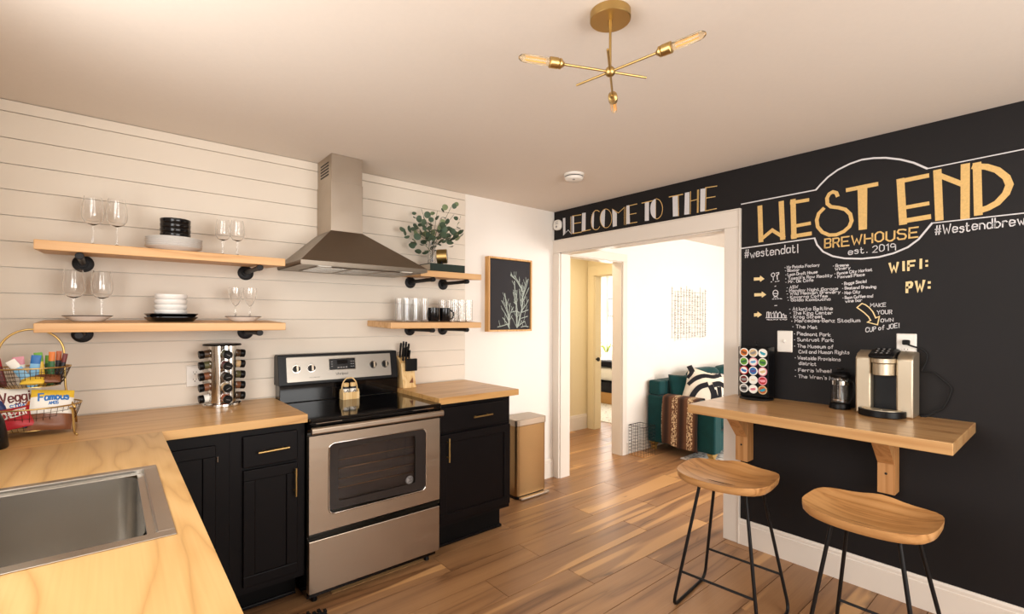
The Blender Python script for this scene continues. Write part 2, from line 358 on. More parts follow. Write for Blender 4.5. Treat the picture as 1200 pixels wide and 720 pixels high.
CHALK_STROKES=[('w',5.3,[(-104,2184),(-165,2224),(-202,2184),(-200,2337)]),('g',3.8,[(-193,2336),(-195,2191)]),('g',6.6,[(-213,2339),(-318,2333)]),('g',6.6,[(-237,2270),(-315,2267)]),('g',6.6,[(-216,2184),(-323,2184)]),('g',6.5,[(-328,2188),(-423,2190)]),('g',5.8,[(-518,2325),(-497,2340),(-474,2342),(-452,2327),(-435,2299),(-429,2256),(-435,2216),(-452,2192),(-479,2180),(-504,2183),(-522,2201)]),('g',4.9,[(-646,2249),(-644,2234),(-641,2219),(-635,2206),(-627,2196),(-617,2188),(-605,2183),(-593,2181),(-581,2183),(-568,2188),(-557,2197),(-546,2208),(-538,2221),(-531,2236),(-527,2252),(-526,2268),(-527,2284),(-531,2299),(-537,2312),(-546,2323),(-556,2330),(-568,2335),(-580,2336),(-592,2334),(-605,2328),(-616,2320),(-626,2309),(-634,2296),(-640,2281),(-644,2265),(-646,2249)]),('g',4.8,[(-651,2324),(-711,2282),(-770,2317)]),('g',4.0,[(-770,2319),(-770,2180)]),('g',4.0,[(-785,2317),(-785,2177)]),('g',5.9,[(-817,2321),(-887,2322)]),('g',5.9,[(-822,2252),(-881,2252)]),('g',5.9,[(-822,2183),(-889,2182)]),('g',6.4,[(-931,2320),(-1025,2321)]),('g',5.0,[(-1054,2329),(-1061,2328),(-1068,2325),(-1075,2321),(-1082,2316),(-1088,2310),(-1093,2302),(-1098,2294),(-1102,2285),(-1106,2276),(-1108,2266),(-1110,2256),(-1110,2245),(-1110,2235),(-1108,2226),(-1106,2217),(-1103,2208),(-1099,2201),(-1094,2194),(-1088,2189),(-1082,2184),(-1076,2182),(-1069,2180),(-1062,2180),(-1054,2181)]),('g',2.5,[(-1054,2325),(-1053,2182)]),('g',6.6,[(-1164,2322),(-1272,2320)]),('g',4.9,[(-1237,2319),(-1240,2173)]),('g',4.8,[(-1331,2327),(-1330,2172)]),('g',4.7,[(-1383,2328),(-1382,2171)]),('g',4.7,[(-1391,2328),(-1388,2172)]),('g',4.7,[(-1332,2261),(-1382,2263)]),('g',4.1,[(-1446,2327),(-1442,2173)]),('g',5.7,[(-1440,2331),(-1521,2326)]),('g',5.7,[(-1446,2260),(-1509,2258)]),('g',5.7,[(-1438,2174),(-1519,2176)]),('g',28.6,[(-1798,2137),(-1805,1925)]),('g',20.7,[(-1803,1932),(-1871,1982),(-1937,1929)]),('g',29.1,[(-1922,2142),(-1931,1924)]),('g',28.7,[(-1987,2141),(-1993,1922)]),('g',19.7,[(-1977,2130),(-2067,2130)]),('g',19.6,[(-1993,1988),(-2076,1993)]),('g',22.4,[(-1983,1929),(-2080,1933)]),('g',18.5,[(-2214,2125),(-2208,2143),(-2191,2152),(-2174,2144),(-2163,2122),(-2165,2090),(-2182,2070),(-2217,2059),(-2251,2043),(-2274,2013),(-2281,1976),(-2270,1945),(-2244,1922),(-2209,1909),(-2174,1912),(-2140,1933),(-2117,1967),(-2112,2007),(-2122,2042),(-2146,2066)]),('g',21.7,[(-2260,2148),(-2392,2152)]),('g',32.1,[(-2491,2150),(-2502,1931)]),('g',21.6,[(-2483,2146),(-2597,2150)]),('g',19.2,[(-2502,2007),(-2599,2012)]),('g',23.9,[(-2494,1939),(-2604,1945)]),('g',30.7,[(-2634,2162),(-2642,1930)]),('g',23.0,[(-2636,2146),(-2726,2079)]),('g',32.1,[(-2734,2166),(-2734,1923)]),('g',29.3,[(-2774,2163),(-2779,1932)]),('g',26.2,[(-2765,2156),(-2805,2144),(-2841,2120),(-2870,2081),(-2880,2045),(-2869,2007),(-2841,1970),(-2810,1952),(-2775,1943)]),('w',6.9,[(-1683,2175),(-2107,2180)]),('w',9.1,[(-2107,2180),(-2131,2206),(-2167,2240),(-2214,2269),(-2271,2289),(-2326,2298),(-2379,2293),(-2431,2281),(-2491,2257),(-2544,2227),(-2596,2185)]),('w',5.2,[(-2596,2185),(-3016,2195)]),('w',7.0,[(-1684,1891),(-2101,1904)]),('w',8.9,[(-2101,1904),(-2114,1864),(-2144,1822),(-2192,1791),(-2250,1773),(-2328,1764),(-2402,1766),(-2463,1779),(-2522,1804),(-2564,1839),(-2595,1883),(-2615,1912)]),('w',5.2,[(-2615,1912),(-3017,1909)]),('y',5.6,[(-2307,1501),(-2329,1523),(-2345,1516),(-2361,1501),(-2377,1479),(-2387,1454),(-2390,1445),(-2406,1453),(-2398,1409),(-2354,1422),(-2368,1432),(-2359,1451),(-2340,1473),(-2322,1489),(-2307,1501)]),('w',4.7,[(-1878,1674),(-1878,1694),(-1870,1700),(-1866,1708),(-1872,1718),(-1879,1720),(-1887,1713),(-1885,1701),(-1878,1694)]),('w',4.7,[(-1894,1718),(-1910,1720),(-1909,1709),(-1901,1707),(-1901,1679)]),('w',4.7,[(-1898,1706),(-1903,1678)]),('w',4.7,[(-1906,1595),(-1905,1588),(-1902,1582),(-1897,1578),(-1892,1577),(-1886,1578),(-1881,1583),(-1878,1589),(-1877,1596),(-1878,1603),(-1881,1609),(-1886,1613),(-1891,1614),(-1897,1612),(-1902,1608),(-1905,1602),(-1906,1595)]),('w',4.7,[(-1879,1594),(-1904,1593)]),('w',4.7,[(-1892,1577),(-1892,1572)]),('w',4.7,[(-1882,1570),(-1892,1577),(-1904,1570)]),('w',4.7,[(-1865,1665),(-1871,1666)]),('w',4.7,[(-1889,1666),(-1896,1666)]),('w',4.7,[(-1903,1667),(-1912,1669)]),('w',4.7,[(-1887,1637),(-1894,1639)]),('w',4.7,[(-1874,1560),(-1882,1561)]),('w',4.7,[(-1889,1561),(-1895,1561)]),('w',4.7,[(-1902,1561),(-1909,1562)]),('w',4.6,[(-1916,1562),(-1927,1560)]),('w',4.2,[(-1836,1446),(-1956,1445)]),('w',4.3,[(-1841,1448),(-1842,1480),(-1851,1482),(-1851,1448)]),('w',4.3,[(-1856,1448),(-1857,1478),(-1865,1479),(-1870,1448)]),('w',4.3,[(-1875,1471),(-1882,1483),(-1884,1448)]),('w',4.3,[(-1890,1448),(-1888,1471),(-1895,1485),(-1902,1471),(-1901,1448)]),('w',4.3,[(-1906,1448),(-1907,1471),(-1917,1481),(-1925,1471),(-1925,1448)]),('w',4.2,[(-1929,1448),(-1930,1465),(-1938,1469),(-1944,1448)]),('w',4.2,[(-1949,1448),(-1953,1459),(-1944,1461)]),('w',4.3,[(-1887,1520),(-1900,1521)]),('w',4.3,[(-1842,1435),(-1851,1436),(-1851,1432)]),('w',4.3,[(-1856,1435),(-1862,1432)]),('w',4.3,[(-1867,1436),(-1873,1432)]),('w',4.3,[(-1880,1435),(-1891,1436)]),('w',4.3,[(-1897,1434),(-1906,1436)]),('w',4.3,[(-1917,1436),(-1924,1433)]),('w',4.2,[(-1931,1436),(-1942,1436)]),('w',4.2,[(-1946,1433),(-1956,1436)])]
CHALK_POLYS=[('w',[(-99,2338),(-129,2337),(-131,2211),(-104,2183)]),('w',[(-211,2342),(-234,2340),(-235,2182),(-214,2182)]),('w',[(-327,2345),(-368,2343),(-366,2193),(-323,2186)]),('w',[(-465,2182),(-456,2190),(-447,2200),(-440,2212),(-435,2226),(-431,2240),(-428,2256),(-428,2271),(-429,2286),(-432,2300),(-437,2313),(-443,2324),(-451,2332),(-459,2339),(-469,2342),(-461,2330),(-456,2195)]),('w',[(-571,2187),(-562,2193),(-553,2200),(-544,2210),(-538,2221),(-532,2233),(-528,2246),(-526,2260),(-526,2273),(-527,2286),(-531,2298),(-536,2309),(-542,2318),(-550,2326),(-558,2331),(-568,2335),(-578,2336)]),('w',[(-650,2326),(-696,2284),(-696,2181),(-656,2179)]),('w',[(-789,2327),(-817,2325),(-822,2179),(-788,2181)]),('w',[(-958,2322),(-994,2322),(-994,2177),(-958,2180)]),('w',[(-1052,2182),(-1043,2186),(-1034,2192),(-1026,2200),(-1019,2211),(-1013,2223),(-1009,2236),(-1007,2250),(-1006,2264),(-1007,2277),(-1009,2290),(-1013,2302),(-1019,2312),(-1026,2320),(-1033,2326),(-1042,2329),(-1051,2330)]),('w',[(-1191,2320),(-1232,2320),(-1236,2172),(-1195,2175)]),('w',[(-1288,2327),(-1323,2326),(-1322,2171),(-1284,2173)]),('w',[(-1404,2330),(-1441,2328),(-1436,2173),(-1403,2174)]),('g',[(-2307,2147),(-2351,2146),(-2350,1920),(-2313,1920)]),('y',[(-1763,1699),(-1799,1698),(-1802,1709),(-1827,1687),(-1802,1670),(-1799,1680),(-1763,1679)]),('y',[(-1766,1600),(-1810,1599),(-1812,1610),(-1838,1589),(-1812,1571),(-1810,1581),(-1766,1580)]),('y',[(-1765,1474),(-1785,1475),(-1787,1485),(-1813,1465),(-1787,1447),(-1785,1456),(-1765,1453)])]
CHALK_TEXT=[('g', 'BREWHOUSE', (-2153, 1840), (-2561, 1849), 49, 9.0),
('w', 'est. 2019', (-2266, 1793), (-2472, 1795), 34, 4.9),
('w', '#westendatl', (-1706, 1826), (-2014, 1832), 50, 6.4),
('w', '#Westendbrew', (-2627, 1854), (-2926, 1858), 44, 5.9),
('y', 'WIFI:', (-2449, 1685), (-2596, 1692), 45, 10.3),
('y', 'PW:', (-2519, 1574), (-2605, 1582), 49, 11.1),
('w', 'MAKE', (-2367, 1503), (-2433, 1505), 19, 3.8),
('w', 'YOUR', (-2396, 1464), (-2458, 1467), 20, 3.8),
('w', 'OWN', (-2412, 1423), (-2464, 1428), 17, 3.7),
('w', 'CUP of JOE!', (-2347, 1369), (-2488, 1396), 23, 3.8),
('w', '- My Potato Factory', (-1943, 1740), (-2126, 1740), 16, 3.8),
('w', '- Boxcar', (-1946, 1721), (-2022, 1721), 16, 3.8),
('w', '- Lean Draft House', (-1948, 1696), (-2116, 1701), 16, 3.8),
('w', "- Tassili's Raw Reality", (-1947, 1673), (-2190, 1676), 16, 3.8),
('w', '- Mr. Ok Cafe', (-1948, 1653), (-2095, 1656), 16, 3.8),
('w', '- ASW', (-1956, 1618), (-2015, 1621), 16, 3.8),
('w', '- Monday Night Garage', (-1953, 1600), (-2217, 1601), 16, 3.8),
('w', '- Wild Heaven Brewery', (-1956, 1582), (-2229, 1583), 16, 3.8),
('w', '- Kavarna Coffee', (-1958, 1562), (-2167, 1563), 15, 3.8),
('w', '- Golda Kombucha', (-1961, 1544), (-2181, 1544), 16, 3.8),
('w', '- Greene', (-2194, 1729), (-2267, 1730), 15, 3.6),
('w', 'Winery', (-2204, 1711), (-2275, 1714), 15, 3.6),
('w', '- Ponce City Market', (-2202, 1685), (-2373, 1695), 15, 3.6),
('w', '- Foxwell Place', (-2204, 1665), (-2340, 1671), 15, 3.6),
('w', '- Boggs Social', (-2237, 1627), (-2348, 1635), 15, 3.5),
('w', '- Bestend Brewing', (-2239, 1602), (-2391, 1604), 15, 3.5),
('w', '- Hop City', (-2239, 1576), (-2320, 1579), 15, 3.5),
('w', '- Bean Coffee and', (-2241, 1549), (-2377, 1555), 15, 3.5),
('w', 'wine bar', (-2254, 1530), (-2329, 1535), 15, 3.5),
('w', '- Atlanta Beltline', (-1970, 1489), (-2192, 1490), 19, 4.1),
('w', '- The King Center', (-1973, 1466), (-2192, 1465), 19, 4.1),
('w', '- Krog Street', (-1977, 1443), (-2144, 1444), 19, 4.1),
('w', '- Mercedes-Benz Stadium', (-1981, 1419), (-2321, 1423), 19, 4.1),
('w', '- The Met', (-1987, 1385), (-2117, 1382), 19, 4.1),
('w', '- Piedmont Park', (-1996, 1343), (-2182, 1341), 19, 4.0),
('w', '- Suntrust Park', (-1996, 1308), (-2197, 1312), 19, 4.0),
('w', '- The Museum of', (-1997, 1271), (-2195, 1273), 19, 4.0),
('w', 'Civil and Human Rights', (-2022, 1237), (-2272, 1247), 19, 4.0),
('w', '- Westside Provisions', (-2001, 1201), (-2231, 1206), 19, 4.0),
('w', 'district', (-2023, 1171), (-2112, 1171), 19, 4.0),
('w', '- Ferris Wheel', (-2002, 1129), (-2186, 1137), 19, 4.0),
('w', "- The Wren's Nest", (-2002, 1093), (-2236, 1098), 19, 4.0)]

# ------------------------------------------------------------------ setting
H = 2.41
def boxes(name, lst, m, parent=None, bevel=0, **k):
    b = B()
    for t in lst: bx(b, *t)
    return obj(name, b, m, parent, bevel=bevel, **k)
floor = struct(boxes('floor', [(-3.72, 5.3, -4.72, 3.72, -.06, -.0125)], 'subfloor'))
# floor boards: each plank a piece; rows run along x
PW, PL = .2015, 1.22
offs = {-5: -1.115, -6: -1.53, -7: -1.095, -4: -.40, -3: -1.0, -2: -.25, -8: -.62, -9: -1.3}
pcache = {}
def plank(x0, x1, y0, y1):
    k = (round(x1-x0, 3), round(y1-y0, 3))
    if k not in pcache:
        b = B(); hx, hy = (x1-x0)/2-.0008, (y1-y0)/2-.0008
        v = bx(b, -hx, hx, -hy, hy, -.012, 0)
        for p in v[4:]: p.co.x *= 1-.0012/hx; p.co.y *= 1-.0012/hy
        for p in v: p.co.z += 0
        o = obj('plank', b, 'floor', floor); pcache[k] = o.data
    else:
        o = bpy.data.objects.new('plank', pcache[k]); COL.objects.link(o); o.parent = floor
    o.location = ((x0+x1)/2, (y0+y1)/2, 0)
for r in range(-23, 8):
    y0, y1 = r*PW+.0095, (r+1)*PW+.0095
    xa, xb = (-3.6, 3.4) if y1 < .02 else ((-3.6, 3.4) if y0 < 0 else (.13, 2.6))
    ph = offs.get(r, random.uniform(0, PL)); x = ph-math.ceil((ph-xa)/PL)*PL
    while x < xb:
        a, c = max(x, xa), min(x+PL, xb); x += PL
        if c-a > .04: plank(a, c, y0, y1)
ceiling = struct(boxes('ceiling', [(-3.72, 5.3, -4.72, 3.72, H, H+.08)], 'ceiling'))
wall_back = struct(boxes('wall_back', [(-3.72, 0, .012, .15, 0, H)], 'white'))
# shiplap boards, individually hung with a shadow gap
zs = [0.975, 1.079, 1.195, 1.310, 1.426, 1.541, 1.658, 1.775, 1.891, 2.007, 2.122, 2.238, 2.356, 2.409]
zs = [.50, .616, .732, .848, .964] + zs[1:]
for a, c in zip(zs, zs[1:]):
    b = B(); bx(b, -3.598, -.988, 0, .012, a+.0016, c-.0016); obj('shiplap_board', b, 'shiplap', wall_back, bevel=.0012, seg=1)
wall_left = struct(boxes('wall_left', [(-3.72, -3.6, -4.72, -2.75, 0, H), (-3.72, -3.6, -1.15, .012, 0, H), (-3.72, -3.6, -2.75, -1.15, 0, 1.12), (-3.72, -3.6, -2.75, -1.15, 2.32, H)], 'white'))
wall_front = struct(boxes('wall_front', [(-3.6, -2.9, -4.72, -4.6, 0, H), (-.6, .12, -4.72, -4.6, 0, H), (-2.9, -.6, -4.72, -4.6, 0, .68), (-2.9, -.6, -4.72, -4.6, 2.22, H)], 'white'))  # opening added for the rear fill light
wf = struct(boxes('window_1', [(-3.64, -3.58, -2.75, -2.70, 1.12, 2.32), (-3.64, -3.58, -1.2, -1.15, 1.12, 2.32), (-3.64, -3.58, -2.70, -1.2, 2.27, 2.32), (-3.64, -3.56, -2.70, -1.2, 1.12, 1.16)], 'trim'))
wf = struct(boxes('added_rear_window', [(-2.9, -2.84, -4.64, -4.58, .68, 2.22), (-.66, -.6, -4.64, -4.58, .68, 2.22), (-2.84, -.66, -4.64, -4.58, 2.16, 2.22), (-2.84, -.66, -4.64, -4.56, .68, .74)], 'trim'))  # frame of the added rear window that carries the fill
OL, OR, OT = -.067, -1.579, 2.031                     # kitchen doorway
wall_right = struct(boxes('wall_right', [(0, .12, -4.6, OR, 0, H), (0, .12, OL, 1.24, 0, H), (0, .12, OR, OL, OT, H)], 'white'))
b = B()   # black chalkboard paint skin on the kitchen face
for t in ((OR, -4.598, 0, H-.001), (OR, OL, OT, H-.001), (OL, .0115, 2.13, H-.001)): bx(b, -.003, 0, min(t[0], t[1]), max(t[0], t[1]), t[2], t[3])
chalk = obj('chalkboard_paint', b, 'chalkboard', wall_right)
# door casing
tr = struct(boxes('trim_1', [(-.02, -.0, -1.675, .0115, OT, 2.14)], 'trim', bevel=.003))
boxes('casing_side', [(-.02, 0, OL, .0115, 0, OT-.0005)], 'trim', tr, bevel=.003)
boxes('casing_side', [(-.02, 0, -1.675, OR, 0, OT-.0005)], 'trim', tr, bevel=.003)
boxes('casing_bead', [(-.026, 0, -1.684, -1.676, 0, 2.14), (-.026, 0, -1.684, .0115, 2.14, 2.148)], 'trim', tr, bevel=.002)
boxes('jamb', [(.0, .12, OL-.008, OL, 0, OT), (0, .12, OR, OR+.008, 0, OT), (0, .12, OR, OL, OT-.008, OT)], 'trim', tr)
def baseboard(name, pts, h=.16):
    """profile board from p to q along a wall with outward normal n"""
    (x0, y0), (x1, y1), (nx, ny) = pts; b = B()
    prof = [(0, 0), (.015, 0), (.015, h-.03), (.011, h-.026), (.011, h-.012), (.006, h), (0, h)]
    A = [b.verts.new((x0+nx*d, y0+ny*d, z)) for d, z in prof]; C = [b.verts.new((x1+nx*d, y1+ny*d, z)) for d, z in prof]
    for i in range(len(prof)): j = (i+1) % len(prof); b.faces.new((A[i], A[j], C[j], C[i]))
    b.faces.new(A[::-1]); b.faces.new(C); return struct(obj(name, b, 'trim'))
baseboard('baseboard_right', ((-.0035, -1.6845), (-.0035, -4.59), (-1, 0)))
baseboard('baseboard_back', ((-1.03, .0115), (-.021, .0115), (0, -1)), .17)
# living room, hall and bedroom beyond the doorway
wall_living = struct(boxes('wall_living', [(1.02, 3.4, .03, .15, 0, H), (.12, 1.02, .03, .15, 2.04, H)], 'white'))
struct(boxes('wall_living_right', [(3.4, 3.52, -4.0, .03, 0, H)], 'white'))
struct(boxes('wall_living_front', [(.12, 1.15, -4.12, -4.0, 0, H), (3.25, 3.52, -4.12, -4.0, 0, H), (1.15, 3.25, -4.12, -4.0, 0, .62), (1.15, 3.25, -4.12, -4.0, 2.28, H)], 'white'))
t2 = struct(boxes('trim_2', [(.122, 1.09, .01, .03, 2.04, 2.12)], 'trim', bevel=.003))
boxes('casing_side', [(1.02, 1.09, .01, .03, 0, 2.0395)], 'trim', t2, bevel=.003)
boxes('jamb', [(1.012, 1.02, .03, .15, 0, 2.04), (.122, 1.012, .03, .15, 2.032, 2.04)], 'trim', t2)
baseboard('baseboard_living', ((1.091, .0295), (3.39, .0295), (0, -1)), .12)
struct(boxes('wall_hall', [(.12, 1.73, 1.12, 1.24, 0, H)], 'hall'))
struct(boxes('wall_hall_right', [(1.73, 1.85, 1.0, 3.6, 0, H), (1.73, 1.85, .15, .3, 0, H), (1.73, 1.85, .3, 1.0, 2.0, H)], 'hall'))
baseboard('baseboard_hall', ((.13, 1.1195), (1.71, 1.1195), (0, -1)), .195)
t3 = struct(boxes('trim_3', [(1.71, 1.73, .22, 1.1, 2.0, 2.13)], 'hall', bevel=.003))
boxes('casing_side', [(1.71, 1.73, 1.0, 1.1, 0, 1.9995)], 'hall', t3, bevel=.003)
boxes('casing_side', [(1.71, 1.73, .22, .3, 0, 1.9995)], 'hall', t3, bevel=.003)
boxes('jamb', [(1.73, 1.85, .99, 1.0, 0, 1.99), (1.73, 1.85, .3, 1.0, 1.99, 2.0)], 'hall', t3)
b = B(); cyl(b, (1.75, .989, .915), (1.75, .965, .915), .009, n=10); lathe(b, [(0, 0), (.026, .006), (.026, .02), (0, .03)], (1.75, .965, .915), 14, Matrix.Rotation(R(90), 3, 'X')); obj('latch_knob', b, 'blackmetal', t3, smooth='auto')
struct(boxes('wall_bedroom_back', [(1.73, 5.3, 3.6, 3.72, 0, H)], 'white'))
struct(boxes('wall_bedroom_right', [(5.2, 5.3, .15, 3.6, 0, H)], 'white'))
struct(boxes('wall_bedroom_front', [(3.4, 5.3, .03, .15, 0, H)], 'white'))
# chalk lettering on the black wall (parts of the wall)
CM = dict(w='chalkw', g='chalkg', y='chalky')
WX = -.0042
for nm, sel in (('chalk_sign_white', 'w'), ('chalk_sign_gold', 'g'), ('chalk_arrows', 'y')):
    b = B()
    for i, (c, pl) in enumerate(CHALK_POLYS):
        if c == sel: b.faces.new([b.verts.new((WX+(.0003 if c == 'w' else -.0002*(i % 3)), y/1000, z/1000)) for y, z in pl])
    for i, (c, wd, pl) in enumerate(CHALK_STROKES):
        if c == sel: ribbon(b, [(WX-.00015*(i % 4), y/1000, z/1000) for y, z in pl], wd/1000, (-1, 0, 0))
    obj(nm, b, CM[sel], wall_right, recalc=False)
for i, (c, t, p0, p1, h, wd) in enumerate(CHALK_TEXT):
    b = B(); d = Vector((0, p1[0]-p0[0], p1[1]-p0[1]))/1000; L = d.length; d.normalize()
    text3d(b, t, (WX-.0003, p0[0]/1000, p0[1]/1000), d, (0, 0, 1), L, h/1000, min(wd/1000, .0032) if i > 5 else wd/1000*(.85 if i < 4 else 1), .06, i, 4.5 if i in (4, 5) else 2.3)
    obj('chalk_lettering', b, CM[c], wall_right, recalc=False)

# ------------------------------------------------------------------ counters and cabinets
CT, CB = .96, .92
ctr = boxes('countertop', [(-3.598, -2.3592, -.645, -.001, CB, CT)], 'butcher', bevel=.002, loc=(-2.98, -.32, CB)); tag(ctr, 'butcher block worktop along shiplap wall left of the oven range', 'worktop')
SX0, SX1, SY0, SY1 = -3.5, -2.997, -1.826, -1.2
ctl = boxes('countertop', [(-3.598, -2.9412, -2.75, SY0, CB, CT), (-3.598, -2.9412, SY1, -.6455, CB, CT), (SX1, -2.9412, SY0, SY1, CB, CT), (-3.598, SX0, SY0, SY1, CB, CT)], 'butcher_y', loc=(-3.27, -1.7, CB))
tag(ctl, 'butcher block worktop in the foreground around the steel sink', 'worktop')
ctR = boxes('countertop', [(-1.6118, -.988, -.645, -.001, CB, CT)], 'butcher', bevel=.002, loc=(-1.3, -.32, CB)); tag(ctR, 'short butcher block worktop right of the oven range under knife block', 'worktop')
def rail(b, x0, x1, z0, z1, y, fw, d=.02):
    bx(b, x0, x1, y, y+d, z0, z0+fw); bx(b, x0, x1, y, y+d, z1-fw, z1); bx(b, x0, x0+fw, y, y+d, z0+fw, z1-fw); bx(b, x1-fw, x1, y, y+d, z0+fw, z1-fw)
def pull(p, q, parent, y=-.63):
    """brass bar pull between two (x,z) points, standing off the front"""
    (x0, z0), (x1, z1) = p, q; b = B(); yy = y-.028
    cyl(b, (x0, yy, z0), (x1, yy, z1), .0052, n=10)
    for t in (.18, .82):
        x, z = x0+(x1-x0)*t, z0+(z1-z0)*t; cyl(b, (x, y, z), (x, yy, z), .0042, n=8)
    obj('bar_pull', b, 'brass', parent, smooth='auto')
def door(parent, x0, x1, z0, z1, fw=.05):
    b = B(); rail(b, x0, x1, z0, z1, -.63, fw); d = obj('door', b, 'cabinet', parent, bevel=.003)
    b = B(); bx(b, x0+fw-.004, x1-fw+.004, -.619, -.611, z0+fw-.004, z1-fw+.004)
    prism(b, [(x0+fw, z0+fw), (x1-fw, z0+fw), (x1-fw, z1-fw), (x0+fw, z1-fw)], -.6225, -.619, 'y'); obj('door_panel', b, 'cabinet', d, bevel=.0025)
    return d
def drawer(parent, x0, x1, z0, z1):
    b = B(); bx(b, x0, x1, -.63, -.6105, z0, z1); return obj('drawer', b, 'cabinet', parent, bevel=.004)
c1 = thing('base_cabinet', 'black base cabinet with one drawer directly left of the oven range', 'cabinet', (-2.53, -.3, 0))
boxes('body', [(-2.690, -2.364, -.61, -.002, .155, CB-.0005)], 'cabinet', c1)
boxes('toe_kick', [(-2.690, -2.364, -.459, -.10, 0, .155)], 'toe', c1); boxes('shoe_molding', [(-2.690, -2.364, -.47, -.459, 0, .018)], 'cabinet', c1, bevel=.004)
d = drawer(c1, -2.640, -2.402, .742, .887); pull((-2.581, .810), (-2.447, .814), d)
d = door(c1, -2.638, -2.402, .19, .729); pull((-2.417, .571), (-2.417, .708), d)
c2 = thing('corner_cabinet', 'black corner base cabinet half hidden by the sink worktop', 'cabinet', (-2.83, -.3, 0))
boxes('body', [(-2.962, -2.691, -.61, -.002, .155, CB-.0005)], 'cabinet', c2)
boxes('toe_kick', [(-2.962, -2.691, -.459, -.10, 0, .155)], 'toe', c2); boxes('shoe_molding', [(-2.962, -2.691, -.47, -.459, 0, .018)], 'cabinet', c2, bevel=.004)
d = door(c2, -2.958, -2.746, .19, .866)
for z in (.80, .28):
    b = B(); cyl(b, (-2.738, -.612, z-.012), (-2.738, -.612, z+.012), .004, n=8); obj('hinge', b, 'chrome', d, smooth='auto')
c3 = thing('base_cabinet', 'black base cabinet with wide drawer right of the oven range', 'cabinet', (-1.32, -.3, 0))
boxes('body', [(-1.606, -1.042, -.61, -.002, .17, CB-.0005)], 'cabinet', c3)
boxes('toe_kick', [(-1.606, -1.042, -.507, -.10, 0, .17)], 'toe', c3); boxes('shoe_molding', [(-1.606, -1.030, -.518, -.507, 0, .018), (-1.042, -1.030, -.507, -.10, 0, .018)], 'cabinet', c3, bevel=.004)
d = drawer(c3, -1.594, -1.058, .746, .896); pull((-1.367, .818), (-1.219, .821), d)
d = door(c3, -1.594, -1.05, .2, .732); pull((-1.546, .571), (-1.546, .714), d)
c4 = thing('sink_cabinet', 'black cabinet run under the foreground sink worktop', 'cabinet', (-3.27, -1.7, 0))
boxes('front_panel', [(-2.99, -2.966, -2.74, -.66, .12, CB-.0005)], 'cabinet', c4); boxes('end_panel', [(-3.59, -2.99, -2.74, -2.72, 0, CB-.0005)], 'cabinet', c4)
boxes('toe_kick', [(-3.06, -3.04, -2.72, -.66, 0, .12)], 'toe', c4)
# sink
sk = thing('sink', 'stainless steel drop-in sink set in the foreground worktop', 'sink', (-3.25, -1.51, .9612))
def ringpl(b, o, i, z0, z1):
    bx(b, o[0], o[1], o[2], i[2], z0, z1); bx(b, o[0], o[1], i[3], o[3], z0, z1); bx(b, o[0], i[0], i[2], i[3], z0, z1); bx(b, i[1], o[1], i[2], i[3], z0, z1)
b = B(); ringpl(b, (SX0-.006, SX1+.004, SY0-.006, SY1+.006), (-3.478, -3.024, -1.798, -1.224), .9602, .9628); obj('rim', b, 'steel_sink', sk, bevel=.001, seg=1)
b = B(); ringpl(b, (-3.478, -3.0235, -1.7985, -1.2235), (-3.460, -3.042, -1.780, -1.2385), .949, .9505); bx(b, -3.0255, -3.0235, -1.7985, -1.2235, .9505, .961); bx(b, -3.478, -3.0255, -1.7985, -1.7965, .9505, .961); bx(b, -3.478, -3.0255, -1.2255, -1.2235, .9505, .961)
obj('ledge', b, 'steel_sink', sk, bevel=.0006, seg=1)
b = B()
def basin(u, v):
    # superellipse tub: v 0 top rim .. 1 floor centre
    a = u*2*math.pi; c, s = math.cos(a), math.sin(a); n = 14
    k = 1/((abs(c)**n+abs(s)**n)**(1/n)); ex, ey = k*c, k*s
    if v < .55: z = -.215*(v/.55); f = 1-.012*(v/.55)
    elif v < .72: t = (v-.55)/.17*math.pi/2; z = -.215-.022*math.sin(t); f = .988-.10*(1-math.cos(t))
    else: z = -.237-.004*(v-.72)/.28; f = .888*(1-(v-.72)/.28)
    return (-3.251+.209*ex*f, -1.50925+.2708*ey*f, .9495+z)
surf(b, basin, 96, 16, True); bmesh.ops.remove_doubles(b, verts=b.verts, dist=.0004); obj('basin', b, 'steel_sink', sk, smooth=True)
b = B(); lathe(b, [(0, .002), (.028, .002), (.04, .004), (.043, 0)], (-3.25, -1.51, .7095), 20); obj('drain', b, 'chrome', sk, smooth='auto')

# ------------------------------------------------------------------ range
st = thing('oven_range', 'stainless steel oven range with black glass cooktop', 'oven', (-1.985, -.34, 0))
X0, X1 = -2.356, -1.6135
boxes('body', [(X0+.003, X1-.003, -.615, -.02, .03, .905)], 'blackgloss', st)
boxes('cooktop', [(X0, X1, -.672, -.115, .918, .935), (X0, X1, -.672, -.615, .9, .918)], 'blackgloss', st, bevel=.004)
boxes('vent_trim', [(-1.80, -1.665, -.6745, -.672, .912, .917)], 'chrome', st); boxes('vent_trim', [(-2.33, -2.20, -.6745, -.672, .912, .915)], 'chrome', st)
boxes('backguard', [(X0, X1, -.112, -.02, .9355, 1.04)], 'blackgloss', st, bevel=.004)
b = B(); prism(b, [(-.118, 1.036), (-.004, 1.036), (-.004, 1.206), (-.02, 1.216), (-.088, 1.216)], X0-.004, X1+.002, 'x'); cp = obj('control_panel', b, 'blackplastic', st, bevel=.005)
